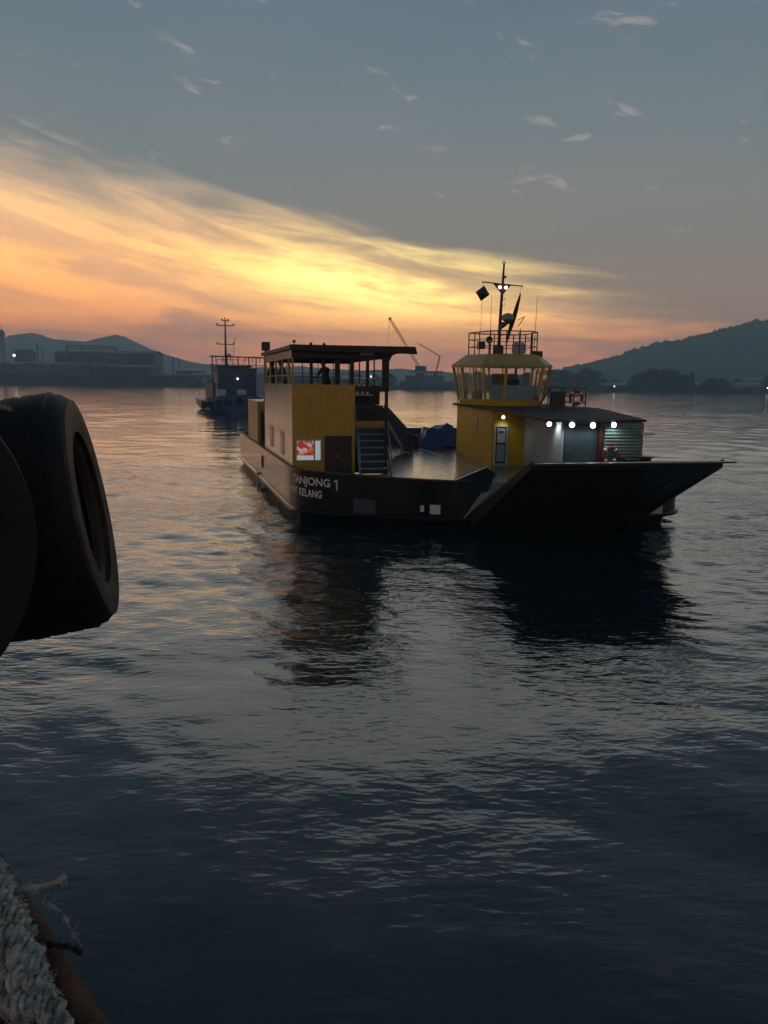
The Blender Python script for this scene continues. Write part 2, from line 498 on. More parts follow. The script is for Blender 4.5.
    me.materials.append(m)
    o = link('sea_water', me)
    tag(o, 'rippled dark harbour water reflecting the sunset sky', kind='structure')


make_water()


# ------------------------------------------------------------------ far land and hills
def interp(prof, x):
    xs = [p[0] for p in prof]; zs = [p[1] for p in prof]
    return float(np.interp(x, xs, zs))


M['forest'] = material('forest_canopy', (.055, .085, .06), .9, .35, .05, bump=0, spec=.1)
M['ground'] = material('shore_ground', (.06, .055, .045), .9, .3, .05)
M['quay'] = material('quay_wall_concrete', (.045, .043, .04), .85, .4, .3)


def hill(name, label, prof, y0, wf, wb, x0, x1, nx, ny, rough, seed):
    V = []; F = []
    for j in range(ny + 1):
        v = j / ny
        y = y0 - wf + (wf + wb) * v
        for i in range(nx + 1):
            x = x0 + (x1 - x0) * i / nx
            d = (y - y0) / (wf if y < y0 else wb)
            s = max(0.0, 1 - abs(d)) ** 1.25
            s = s * s * (3 - 2 * s) * .55 + s * .45
            h = interp(prof, x)
            g = noise.fractal(Vector((x * .006 + seed, y * .006, 0)), 1.0, 2.0, 4)
            c = noise.noise(Vector((x * .085 + seed, y * .085, 3))) * rough + abs(noise.noise(Vector((x * .19, y * .19, 8 + seed)))) * rough
            z = h * s * (1 + (.16 * g) * (1 - s * .75)) + c * min(1, h * s / 14)
            V.append((x, y + g * 40 * (1 - abs(d)), z))
    for j in range(ny):
        for i in range(nx):
            a = j * (nx + 1) + i
            F.append((a, a + 1, a + nx + 2, a + nx + 1))
    me = bpy.data.meshes.new(name); me.from_pydata(V, [], F); me.materials.append(M['forest'])
    tag(link(name, me), label, kind='structure')


land = MB().prism([(-2500, 604), (-140, 618), (-60, 590), (300, 574), (2500, 560), (2500, 3000), (-2500, 3000)], -2, 1.6).build('shore_ground', M['ground'])
tag(land, 'low flat land behind the far shore', kind='structure')
qw = MB().prism([(-1200, 602.5), (-141, 616), (-141, 618), (-1200, 604.5)], -1.5, 2.6).build('quay_wall', M['quay'])
tag(qw, 'long dark quay wall along the left far shore', 'quay wall')
hill('hill', 'wooded hill rising to the right edge of the view',
     [(60, 0), (200, 12), (312, 27), (365, 41), (417, 57), (470, 75), (540, 88), (627, 111), (675, 124), (780, 140), (950, 120), (1200, 60), (1500, 20)],
     1400, 480, 420, 60, 1500, 300, 110, 7.5, 1.0)
hill('hill', 'pale double-topped hill far behind the shipyard sheds',
     [(-2300, 60), (-1500, 90), (-1180, 92), (-1080, 107), (-1040, 124), (-985, 130), (-912, 113), (-842, 107), (-800, 118), (-766, 126), (-735, 120), (-702, 105), (-634, 79), (-550, 55), (-410, 40), (-241, 46), (-150, 40), (-44, 38), (40, 44), (140, 36), (300, 30), (500, 22)],
     2200, 450, 450, -2300, 500, 330, 60, 2.5, 5.0)


# ------------------------------------------------------------------ car ferry
FT = R(12.5)
FERRY_O = Vector((6.0, 27.0, 0.0))


def ferry_world(u, v, z=0.0):
    return FERRY_O + Vector((math.cos(FT) * u - math.sin(FT) * v, math.sin(FT) * u + math.cos(FT) * v, z))


ferry = empty('car_ferry', FERRY_O, FT)
tag(ferry, 'black-hulled car ferry with ochre passenger house, yellow wheelhouse and half-raised bow ramp', 'ferry')


def catmull(pts, n):
    out = []
    for i in range(len(pts) - 1):
        p0 = Vector(pts[max(i - 1, 0)]); p1 = Vector(pts[i]); p2 = Vector(pts[i + 1]); p3 = Vector(pts[min(i + 2, len(pts) - 1)])
        for k in range(n):
            t = k / n
            out.append(0.5 * ((2 * p1) + (p2 - p0) * t + (2 * p0 - 5 * p1 + 4 * p2 - p3) * t * t + (3 * p1 - p0 - 3 * p2 + p3) * t ** 3))
    out.append(Vector(pts[-1]))
    return out


def side_u(v):      # left outer side of the hull
    return -8.97 - 0.0577 * (v - 2.78)


left = [Vector((side_u(v), v)) for v in (23, 18, 13, 8, 4.6)]
corner = catmull([(side_u(3.4), 3.4), (-8.78, 2.45), (-8.25, 1.85), (-7.3, 1.28), (-5.8, .50), (-4.3, -.12), (-3.26, -.32)], 5)
gap = [Vector((u, -.34)) for u in (-3.22, 0, 2.98)]
rcorner = catmull([(3.02, -.32), (4.2, -.10), (5.05, .35), (5.5, 1.2), (5.62, 2.4)], 5)
right = [Vector((5.62 + .045 * (v - 2.4), v)) for v in (6, 12, 18, 23)]
plan = left + corner + gap + rcorner + right
NP_ = len(plan)
i_gap0 = len(left) + len(corner); i_gap1 = i_gap0 + len(gap)


def topz(i, p):
    if i_gap0 <= i < i_gap1:
        return .56
    if i < i_gap0:
        return 1.90 if p.y > 2.6 else 1.70 + .20 * max(0, min(1, (p.y + .3) / 2.9))
    return 1.78


norms = []
for i in range(NP_):
    a = plan[i - 1]; b = plan[(i + 1) % NP_]
    d = (b - a).normalized()
    norms.append(Vector((d.y, -d.x)) * (-1))       # provisional; fixed below
ctr = Vector((-1.8, 11))
for i in range(NP_):
    if norms[i].dot(plan[i] - ctr) < 0:
        norms[i] = -norms[i]


def ring(off, zf):
    return [(plan[i].x + norms[i].x * off, plan[i].y + norms[i].y * off, zf(i) if callable(zf) else zf) for i in range(NP_)]


hull = MB()
levels = [ring(-1.0, -.8), ring(-.42, .05), ring(-.20, .30), ring(0, .42)]
levels.append(ring(0, lambda i: topz(i, plan[i])))
levels.append(ring(-.09, lambda i: topz(i, plan[i])))
levels.append(ring(-.09, lambda i: min(1.28, topz(i, plan[i]) - .03)))
for lv in levels:
    hull.v += lv
for k in range(len(levels) - 1):
    for i in range(NP_):
        j = (i + 1) % NP_
        hull.f.append((k * NP_ + i, k * NP_ + j, (k + 1) * NP_ + j, (k + 1) * NP_ + i))
hull_o = hull.build('hull', M['hullblack'], ferry, smooth=True)
# rubbing strake and cap rail run round the hull
st = MB().tube([(*(plan[i] + norms[i] * .03), .40) for i in range(i_gap0)], .085, 8)
st.build('rubbing_strake', M['hullblack'], hull_o, smooth=True)
st = MB().tube([(*(plan[i] + norms[i] * .03), .36) for i in range(i_gap1, NP_)], .10, 8)
st.build('rubbing_strake', M['hullblack'], hull_o, smooth=True)
cp = MB()
for i in range(i_gap0 - 1):
    a, b = plan[i], plan[i + 1]
    na, nb = norms[i], norms[i + 1]
    za, zb = topz(i, a), topz(i + 1, b)
    cp.hexa([(*(a - na * .14), za + .003), (*(a + na * .04), za + .003), (*(b + nb * .04), zb + .003), (*(b - nb * .14), zb + .003),
             (*(a - na * .14), za + .05), (*(a + na * .04), za + .05), (*(b + nb * .04), zb + .05), (*(b - nb * .14), zb + .05)])
cp.build('cap_rail', M['cap'], hull_o)

# deck with the sunken bow apron
inset = [plan[i] - norms[i] * .10 for i in range(NP_)]
dpoly = inset[:i_gap0 - 1] + [Vector((-3.24, -.18)), Vector((-3.24, 1.6)), Vector((3.0, 1.6)), Vector((3.0, -.18))] + inset[i_gap1 + 1:]
dk = MB(); dk.prism([(p.x, p.y) for p in dpoly][::-1], 1.2, 1.4)
me = bpy.data.meshes.new('deck'); me.from_pydata(dk.v, [], dk.f)
bm = bmesh.new(); bm.from_mesh(me); bmesh.ops.triangulate(bm, faces=bm.faces); bmesh.ops.recalc_face_normals(bm, faces=bm.faces); bm.to_mesh(me); bm.free()
me.materials.append(M['deck'])
deck_o = link('deck', me, ferry)
MB().hexa([(-3.23, -.30, .35), (2.99, -.30, .35), (2.99, 1.6, 1.1), (-3.23, 1.6, 1.1), (-3.23, -.30, .58), (2.99, -.30, .58), (2.99, 1.6, 1.396), (-3.23, 1.6, 1.396)]).build('bow_apron', M['deck'], ferry)
MB().hexa([(-.80, 4.2, 1.404), (-.70, 4.2, 1.404), (-.46, 16.5, 1.404), (-.56, 16.5, 1.404), (-.80, 4.2, 1.408), (-.70, 4.2, 1.408), (-.46, 16.5, 1.408), (-.56, 16.5, 1.408)]).build('lane_line', M['line'], deck_o)
MB().box(-5.12, -5.02, 2.4, 14, 1.404, 1.43).build('kerb_strip', M['line'], deck_o)

# black hinge bracket plate beside the ramp, pale striped fin in front of it
MB().add([(p[0], -.27, p[1]) for p in ((-3.8, 1.3), (-3.8, 1.72), (-2.63, 2.18), (-2.30, 1.96), (-2.52, 1.40), (-3.2, .5))] +
         [(p[0], -.12, p[1]) for p in ((-3.8, 1.3), (-3.8, 1.72), (-2.63, 2.18), (-2.30, 1.96), (-2.52, 1.40), (-3.2, .5))],
         [(0, 1, 2, 3, 4, 5), (11, 10, 9, 8, 7, 6)] + [(i, (i + 1) % 6, 6 + (i + 1) % 6, 6 + i) for i in range(6)]).build('ramp_bracket', M['black'], ferry)
fin = MB().add([(-3.44, -.44, .46), (-2.84, -.44, 1.30), (-2.50, -.44, 1.38), (-3.44, -.36, .46), (-2.84, -.36, 1.30), (-2.50, -.36, 1.38)],
               [(0, 2, 1), (3, 4, 5), (0, 1, 4, 3), (1, 2, 5, 4), (2, 0, 3, 5)]).build('hinge_fin', M['line'], ferry)
MB().hexa([(-2.98, -.452, 1.10), (-2.84, -.452, 1.30), (-2.84, -.448, 1.30), (-2.98, -.448, 1.10), (-2.70, -.452, 1.15), (-2.50, -.452, 1.38), (-2.50, -.448, 1.38), (-2.70, -.448, 1.15)]).build('yellow_tip', M['stripe'], fin)

# bow ramp
RA, RB = (-.42, .52), (-5.55, 2.90)           # (v, z) hinge and tip of the road surface
ramp_o = MB().hexa([(-3.18, RA[0], RA[1] - .42), (2.93, RA[0], RA[1] - .42), (2.66, RB[0] + .05, RB[1] - .22), (-3.30, RB[0] + .05, RB[1] - .22),
                    (-3.18, RA[0], RA[1]), (2.93, RA[0], RA[1]), (2.66, RB[0], RB[1]), (-3.30, RB[0], RB[1])]).build('bow_ramp', M['black'], ferry)
MB().hexa([(-3.30, RB[0] - .003, RB[1] - .07), (2.66, RB[0] - .003, RB[1] - .07), (2.74, RB[0] - .45, RB[1] - .04), (-3.32, RB[0] - .45, RB[1] - .04),
           (-3.30, RB[0] - .003, RB[1] - .01), (2.66, RB[0] - .003, RB[1] - .01), (2.74, RB[0] - .45, RB[1] + .01), (-3.32, RB[0] - .45, RB[1] + .01)]).build('ramp_lip', M['black'], ramp_o)
for s0, s1 in ((-3.18, -3.30), (2.85, 2.58)):
    MB().hexa([(s0, RA[0], RA[1] + .003), (s0 + .08, RA[0], RA[1] + .003), (s1 + .08, RB[0], RB[1] + .003), (s1, RB[0], RB[1] + .003),
               (s0, RA[0], RA[1] + .16), (s0 + .08, RA[0], RA[1] + .16), (s1 + .08, RB[0], RB[1] + .03), (s1, RB[0], RB[1] + .03)]).build('ramp_kerb', M['darksteel'], ramp_o)
for k in range(7):
    u = -2.8 + k * .9
    MB().bar((u, RA[0] - .1, RA[1] - .50), (u * .98, RB[0] + .4, RB[1] - .30), .10, .16).build('stiffener', M['black'], ramp_o)
MB().tube([(-.62, 1.5, 1.45), (.20, 1.8, 2.45)], .03, 6).build('ramp_stay', M['steel'], ferry)

# name on the bow
arc = [0.0]
base_i = len(left)
for i in range(base_i, i_gap0 - 1):
    arc.append(arc[-1] + (plan[i + 1] - plan[i]).length)


def bow_point(s, z, off):
    for k in range(len(arc) - 1):
        if arc[k + 1] >= s:
            break
    f = (s - arc[k]) / (arc[k + 1] - arc[k])
    i = base_i + k
    p = plan[i].lerp(plan[i + 1], f); n = norms[i].lerp(norms[i + 1], f)
    zt = topz(i, plan[i]) * (1 - f) + topz(i + 1, plan[i + 1]) * f
    return (p.x + n.x * off, p.y + n.y * off, zt - z)


def lettering(name, text, s0, drop, h, width):
    cu = bpy.data.curves.new(name, 'FONT'); cu.body = text; cu.size = 1.0; cu.offset = 0.028; cu.resolution_u = 3
    ob = bpy.data.objects.new(name, cu); COL.objects.link(ob)
    dg = bpy.context.evaluated_depsgraph_get()
    m = bpy.data.meshes.new_from_object(ob.evaluated_get(dg))
    bpy.data.objects.remove(ob); bpy.data.curves.remove(cu)
    bm_ = bmesh.new(); bm_.from_mesh(m)
    bmesh.ops.triangulate(bm_, faces=bm_.faces)
    bmesh.ops.subdivide_edges(bm_, edges=[e for e in bm_.edges if e.calc_length() > .25], cuts=2)
    xs = [v.co.x for v in bm_.verts]; yt = [v.co.y for v in bm_.verts]
    x0, x1, y0, y1 = min(xs), max(xs), min(yt), max(yt)
    for v in bm_.verts:
        s = s0 + (v.co.x - x0) / (x1 - x0) * width
        v.co = Vector(bow_point(s, drop + h - (v.co.y - y0) / (y1 - y0) * h, .012))
    bm_.to_mesh(m); bm_.free()
    m.name = name; m.materials.clear(); m.materials.append(M['white'])
    return link(name, m, hull_o)


lettering('name_lettering', 'TANJONG', .58, .20, .38, 1.80)
one = MB()
for p in ([(2.60, 1), (2.655, 1), (2.655, 0), (2.60, 0)], [(2.60, 1), (2.60, .80), (2.52, .72), (2.52, .86)]):
    one.add([bow_point(x, .20 + .38 * (1 - y), .012) for x, y in p], [(0, 1, 2, 3)])
one.build('name_number', M['white'], hull_o)
lettering('port_lettering', 'PORT', .36, .64, .28, .58)
lettering('port_lettering', 'KELANG', 1.04, .64, .28, 1.02)
# painted plate and white patches standing in for light through two bow openings
def bow_patch(name, s, w, z, h, mat, off=.012):
    b_ = MB(); n = 4
    for k in range(n):
        a, c = s + w * k / n, s + w * (k + 1) / n
        b_.hexa([bow_point(a, z + h, off - .03), bow_point(c, z + h, off - .03), bow_point(c, z + h, off), bow_point(a, z + h, off),
                 bow_point(a, z, off - .03), bow_point(c, z, off - .03), bow_point(c, z, off), bow_point(a, z, off)])
    return b_.build(name, mat, hull_o)


bow_patch('doubler_plate', 3.25, .80, .80, .55, M['bluegrey'], .02)
bow_patch('painted_port_light', 5.62, .13, .86, .22, M['white'])
bow_patch('painted_port_light', 5.95, .36, .82, .32, M['white'])
MB().box(3.35, 4.15, -.32, -.27, .42, .72).build('bow_plate', M['grey'], hull_o)
MB().box(side_u(12) - .03, side_u(12) + .02, 11.6, 12.4, .95, 1.5).build('side_port', M['black'], hull_o)
MB().box(side_u(13.4) - .10, side_u(13.4) + .06, 13.1, 13.4, -.4, .55).build('fender_bar', M['grey'], hull_o)

# ---- passenger house (two storeys) on the left side
HV0, HV1 = 3.0, 11.0
HZ, SILL, WTOP, HTOP = 1.4, 4.90, 5.83, 6.13


def hl_(v): return side_u(v) + .06


UR, LR = -5.35, -6.62     # right side of upper and of lower storey
house = MB().prism([(hl_(HV0), HV0), (LR, HV0), (LR, HV1), (hl_(HV1), HV1)], HZ, 4.0).build('passenger_house', M['ochre'], ferry)
MB().prism([(hl_(HV0) + .08, HV0 + .085), (LR, HV0 + .085), (LR, HV0 + 1.9), (UR + .2, HV0 + 1.9), (UR, HV1), (hl_(HV1) + .08, HV1)], 4.003, 4.1).build('upper_floor', M['darksteel'], house)
# parapets of the upper storey
MB().prism([(hl_(HV0), HV0), (LR, HV0), (LR, HV0 + .08), (hl_(HV0 + .08), HV0 + .08)], 4.0, SILL).build('front_parapet', M['ochre'], house)
MB().prism([(hl_(HV0 + .083), HV0 + .083), (hl_(HV0 + .083) + .07, HV0 + .083), (hl_(HV1) + .07, HV1), (hl_(HV1), HV1)], 4.0, SILL).build('side_parapet', M['ochre'], house)
MB().prism([(hl_(HV0 + .003) - .006, HV0 + .003), (hl_(HV0 + .003) - .003, HV0 + .003), (hl_(HV1) - .003, HV1), (hl_(HV1) - .006, HV1)], 1.95, SILL).build('side_sheen_panel', M['cream'], house)  # added skin over the ochre wall; its pale colour paints the sky's sheen
MB().box(UR - .07, UR, HV0 + 3.4, HV1, 4.103, SILL - .2).build('side_parapet', M['roofdark'], house)
MB().box(LR + .003, UR, HV0, HV0 + .08, 4.66, SILL - .06).build('stairwell_beam', M['roofdark'], house)
MB().box(LR + .003, UR + .25, HV0 + 1.9, HV0 + 1.97, 1.45, 4.0).build('stairwell_wall', M['roofdark'], house)
MB().box(LR + .003, UR + .25, HV0 + 1.84, HV0 + 1.895, 3.1, 3.5).build('stairwell_panel', M['ochre'], house)
MB().box(LR + .003, UR + .3, HV0 + 3.0, HV0 + 3.06, 4.103, SILL - .03).build('upper_screen', M['roofdark'], house)
# roof
roof = MB().prism([(hl_(HV0) - .10, HV0 - .25), (-4.42, HV0 - .25), (-4.55, HV1 + .4), (hl_(HV1) - .12, HV1 + .4)], HTOP, 6.27).build('roof', M['roofdark'], ferry)
MB().hexa([(-4.36, HV0 - .29, HTOP - .10), (-4.36, HV0 - .25, HTOP - .10), (hl_(HV0) - .1, HV0 - .25, HTOP - .04), (hl_(HV0) - .1, HV0 - .29, HTOP - .04),
           (-4.44, HV0 - .29, 6.30), (-4.44, HV0 - .25, 6.30), (hl_(HV0) - .1, HV0 - .25, 6.29), (hl_(HV0) - .1, HV0 - .29, 6.29)]).build('fascia', M['roofdark'], roof)
MB().prism([(hl_(HV0), HV0), (UR, HV0), (UR, HV0 + .10), (hl_(HV0) + .001, HV0 + .10)], WTOP, HTOP - .003).build('front_header', M['roofdark'], house)
MB().prism([(hl_(HV0 + .103), HV0 + .103), (hl_(HV0 + .103) + .08, HV0 + .103), (hl_(HV1) + .08, HV1), (hl_(HV1), HV1)], WTOP, HTOP - .003).build('side_header', M['ochre'], house)
MB().box(UR - .10, UR, HV0 + .103, HV1 - .1, WTOP + .05, HTOP - .003).build('side_header', M['roofdark'], house)
MB().box(hl_(HV1), UR, HV1 - .097, HV1, WTOP, HTOP - .003).build('back_header', M['roofdark'], house)
for z0 in (5.98, 5.99):
    pass
MB().box(-6.45, -5.95, HV0 - .03, HV0 - .003, 5.98, 6.06).build('strip_lamp', M['grey'], house)
# window posts between the openings of the front
edges = [hl_(HV0), -8.86, -8.28, -8.17, -7.84, -7.73, -7.36, -7.18, -6.81, -6.66, -6.21, -6.10, -5.60, UR]
for k in range(0, len(edges), 2):
    zb = SILL + .003 if edges[k + 1] < LR else SILL - .057
    MB().box(edges[k], edges[k + 1], HV0 + .005, HV0 + .075, zb, WTOP - .003).build('window_post', M['ochre'] if k < 2 else M['roofdark'], house)
MB().box(-8.56, -8.535, HV0 + .02, HV0 + .05, SILL + .003, WTOP - .003).build('glazing_bar', M['darksteel'], house)
MB().box(-8.855, -8.285, HV0 + .02, HV0 + .05, SILL + .28, SILL + .305).build('glazing_bar', M['darksteel'], house)
# side posts and rails (left), lattice on the right and back
for v in (3.9, 5.6, 7.4, 9.2, 10.8):
    MB().hexa([(hl_(v) + .005, v, SILL + .003), (hl_(v) + .075, v, SILL + .003), (hl_(v) + .075, v + .16, SILL + .003), (hl_(v) + .005, v + .16, SILL + .003),
               (hl_(v) + .005, v, WTOP - .003), (hl_(v) + .075, v, WTOP - .003), (hl_(v) + .075, v + .16, WTOP - .003), (hl_(v) + .005, v + .16, WTOP - .003)]).build('window_post', M['tan'], house)
for z in (5.22, ):
    MB().bar((hl_(4.1) + .04, 4.1, z), (hl_(10.8) + .04, 10.8, z), .035).build('side_rail', M['tan'], house)
for k in range(5):
    v = 3.9 + k * 1.6
    MB().box(UR - .07, UR - .02, v, v + .05, 4.0 if v > 6.4 else SILL - .05, WTOP + .05).build('lattice_post', M['darksteel'], house)
for z in (5.1, 5.42):
    MB().box(UR - .06, UR - .03, HV0 + .3, HV1 - .1, z, z + .025).build('lattice_rail', M['darksteel'], house)
for k in range(6):
    u = -9.1 + k * .72
    MB().box(u, u + .03, HV1 - .07, HV1 - .03, 4.1, WTOP).build('lattice_post', M['darksteel'], house)
for z in (5.0, 5.36):
    MB().box(hl_(HV1) + .1, UR - .05, HV1 - .07, HV1 - .04, z, z + .03).build('lattice_rail', M['darksteel'], house)
MB().box(UR - .11, UR - .003, HV0 + .103, HV0 + .2, 1.4, WTOP).build('corner_post', M['roofdark'], house)
br = MB().add([(UR, HV0 + .02, 5.75), (UR, HV0 + .02, 6.12), (UR + .45, HV0 + .02, 6.12), (UR + .12, HV0 + .02, 5.98),
               (UR, HV0 + .07, 5.75), (UR, HV0 + .07, 6.12), (UR + .45, HV0 + .07, 6.12), (UR + .12, HV0 + .07, 5.98)],
              [(0, 1, 2, 3), (7, 6, 5, 4), (0, 3, 7, 4), (3, 2, 6, 7), (2, 1, 5, 6), (1, 0, 4, 5)]).build('roof_bracket', M['roofdark'], house)
# lower front: brown doors, picture window, notices
dr = MB().box(-7.74, -6.74, HV0 - .05, HV0 - .003, HZ, 3.04).build('door', M['door'], house)
for u in (-7.49, -7.25, -6.99):
    MB().box(u, u + .025, HV0 - .062, HV0 - .053, HZ + .05, 3.0).build('door_board', M['roofdark'], dr)
MB().box(-7.30, -7.26, HV0 - .09, HV0 - .065, 2.25, 2.36).build('door_handle', M['steel'], dr)
def poster_mat():
    m = bpy.data.materials.new('red_notice_print'); m.use_nodes = True
    t = m.node_tree; b = t.nodes['Principled BSDF']
    co = t.nodes.new('ShaderNodeTexCoord').outputs['Object']
    vo = t.nodes.new('ShaderNodeTexVoronoi'); vo.distance = 'CHEBYCHEV'; vo.inputs['Scale'].default_value = 6.5
    t.links.new(co, vo.inputs['Vector'])
    sx_ = t.nodes.new('ShaderNodeSeparateXYZ'); t.links.new(vo.outputs['Color'], sx_.inputs[0])
    c = ramp(t, sx_.outputs[0], [(0, (.50, .05, .03)), (.45, (.62, .10, .05)), (.6, (.75, .35, .12)), (.72, (.55, .06, .05)), (1, (.80, .62, .55))])
    _set(t, b.inputs['Base Color'], c); b.inputs['Roughness'].default_value = .4
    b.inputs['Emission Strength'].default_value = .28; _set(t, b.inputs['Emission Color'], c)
    return m
M['poster'] = poster_mat()
M['litpane'] = emissive('lit_window_pane', (.62, .72, .74), .28)
lb = MB().box(-8.82, -7.86, HV0 - .06, HV0 - .003, 2.13, 2.92).build('lit_notice_window', M['grey'], house)
MB().box(-8.77, -8.16, HV0 - .07, HV0 - .063, 2.34, 2.87).build('red_panel', M['poster'], lb)
MB().box(-8.77, -8.16, HV0 - .07, HV0 - .063, 2.17, 2.335).build('pale_panel', M['litpane'], lb)
MB().box(-8.10, -7.91, HV0 - .07, HV0 - .063, 2.17, 2.87).build('pale_panel', M['litpane'], lb)
for v0, v1, z0, z1 in ((5.0, 5.9, 2.15, 3.05), (8.2, 9.2, 2.2, 3.1)):
    fr_ = MB().hexa([(hl_(v0) - .03, v0, z0), (hl_(v0) - .003, v0, z0), (hl_(v1) - .003, v1, z0), (hl_(v1) - .03, v1, z0), (hl_(v0) - .03, v0, z1), (hl_(v0) - .003, v0, z1), (hl_(v1) - .003, v1, z1), (hl_(v1) - .03, v1, z1)]).build('notice_board', M['tan'], house)
    MB().hexa([(hl_(v0) - .04, v0 + .1, z0 + .07), (hl_(v0) - .033, v0 + .1, z0 + .07), (hl_(v1) - .033, v1 - .1, z0 + .07), (hl_(v1) - .04, v1 - .1, z0 + .07), (hl_(v0) - .04, v0 + .1, z1 - .07), (hl_(v0) - .033, v0 + .1, z1 - .07), (hl_(v1) - .033, v1 - .1, z1 - .07), (hl_(v1) - .04, v1 - .1, z1 - .07)]).build('notice_sheet', M['white'], fr_)
# roof gear
sp_o = MB().box(-9.50, -9.14, 10.7, 11.1, 6.36, 6.74).build('horn_box', M['darksteel'], roof)
MB().tube([(-9.32, 10.9, 6.27), (-9.32, 10.9, 6.36)], .06, 8).build('box_foot', M['darksteel'], sp_o)
for u, v, h in ((-8.80, 3.4, .10), (-8.2, 3.3, .02), (-7.7, 3.4, .02)):
    b_ = MB().tube([(u, v, 6.27), (u, v, 6.27 + h)], .02, 6); b_.lathe([(.001, 0), (.055, .02), (.06, .07), (.03, .11), (.001, .12)], (u, v, 6.27 + h), n=10)
    b_.build('roof_lamp', M['darksteel'], roof, smooth=True)
# white slatted bench on the upper floor above the stairs
bn_ = empty('slat_bench', ferry_world(-6.05, 5.45, 4.1), FT)
tag(bn_, 'white slatted bench at the head of the blue-grey stairs', 'bench')
for k in range(5):
    u = -.42 + k * .2
    MB().bar((u, .12, .42), (u + .12, .30, .82), .11, .03, (0, 1, 0)).build('slat', M['white'], bn_)
MB().box(-.5, .55, -.28, .12, .38, .42).build('seat', M['white'], bn_)
for u in (-.45, .46):
    MB().box(u, u + .05, -.22, .1, 0, .38).build('leg', M['darksteel'], bn_)
# stairs
stairs = empty('stairs', (0, 0, 0), 0, ferry)
NS = 8
for k in range(NS):
    z = HZ + .235 * (k + 1); v = 2.35 + .30 * k
    ur = -5.40 + .03 * k
    sp_s = MB().box(-6.50 + .03 * k, ur, v, v + .30, z - .05, z).build('step', M['stair'], stairs)
    MB().box(-6.50 + .03 * k, ur, v + .24, v + .27, z - .235, z - .053).build('riser', M['teal'], sp_s)
for u0, u1 in ((-6.56, -6.34), (-5.39, -5.17)):
    MB().hexa([(u0, 2.25, HZ), (u0 + .05, 2.25, HZ), (u1 + .05, 4.75, 3.05), (u1, 4.75, 3.05), (u0, 2.25, HZ + .3), (u0 + .05, 2.25, HZ + .3), (u1 + .05, 4.75, 3.40), (u1, 4.75, 3.40)]).build('stringer', M['stair'], stairs)
    MB().tube([(u0 + .02, 2.35, HZ + .2), (u0 + .02, 2.35, HZ + 1.05), (u1 + .02, 4.7, 4.15)], .025, 6).build('handrail', M['stair'], stairs)
# lower block further aft on the same side
aft = MB().prism([(hl_(14.0), 14.0), (-8.3, 14.0), (-8.3, 18.6), (hl_(18.6), 18.6)], 1.4, 4.0).build('aft_locker', M['tan'], ferry)
MB().box(hl_(14) + .15, -8.45, 13.95, 13.997, 1.45, 3.5).build('locker_door', M['roofdark'], aft)
MB().prism([(hl_(11.0), 11.02), (-7.4, 11.02), (-7.4, 11.1), (hl_(11.1), 11.1)], 1.4, 3.6).build('bulkhead', M['roofdark'], ferry)
MB().tube([(hl_(11.6) + .05, 11.6, 1.4), (hl_(11.6) + .05, 11.6, 4.3), (hl_(14) + .05, 13.9, 4.3)], .025, 6).build('gangway_rail', M['redbrown'], ferry)

# ---- wheelhouse block on the right side
def wl_(v): return .33 + .09 * (v - 7.3)
BZ0, BZ1 = 1.4, 3.98
block = MB().prism([(wl_(7.3), 7.3), (5.3, 7.3), (5.7, 14.4), (wl_(14.4), 14.4)], BZ0, BZ1 - .11).build('wheelhouse_block', M['yellow'], ferry)
# roof deck over block and the grey engine casing forward of it
rd = MB().add([(.10, 7.4, 3.87), (.72, 2.45, 3.58), (4.93, 2.45, 3.58), (5.5, 7.4, 3.87), (5.85, 14.6, 3.87), (.78, 14.6, 3.87),
               (.10, 7.4, 3.97), (.72, 2.45, 3.68), (4.93, 2.45, 3.68), (5.5, 7.4, 3.97), (5.85, 14.6, 3.97), (.78, 14.6, 3.97)],
              [(0, 1, 2, 3), (0, 3, 4, 5), (7, 6, 9, 8), (6, 11, 10, 9), (0, 6, 7, 1), (1, 7, 8, 2), (2, 8, 9, 3), (3, 9, 10, 4), (4, 10, 11, 5), (5, 11, 6, 0)]).build('boat_deck', M['roofgrey'], ferry)
MB().bar((.10, 7.4, 3.935), (.72, 2.45, 3.645), .05, .12).build('deck_edge', M['redbrown'], rd)
casing = MB().prism([(1.48, 2.75), (4.95, 2.75), (5.2, 7.29), (1.86, 7.29)], 1.4, [3.56, 3.56, 3.83, 3.83]).build('engine_casing', M['grey'], ferry)
MB().box(1.62, 3.0, 2.69, 2.747, 1.42, 3.52).build('casing_door', M['teal'], casing)
MB().box(3.02, 3.14, 2.55, 2.745, 1.42, 3.56).build('casing_post', M['redbrown'], casing)
cont = MB().box(3.20, 4.93, 2.60, 2.745, 1.7, 3.54).build('louvre_panel', M['green'], casing)
for k in range(13):
    z = 1.85 + k * .125
    MB().hexa([(3.24, 2.53, z), (4.90, 2.53, z), (4.90, 2.597, z + .02), (3.24, 2.597, z + .02), (3.24, 2.53, z + .03), (4.90, 2.53, z + .03), (4.90, 2.597, z + .09), (3.24, 2.597, z + .09)]).build('louvre', M['green'], cont)
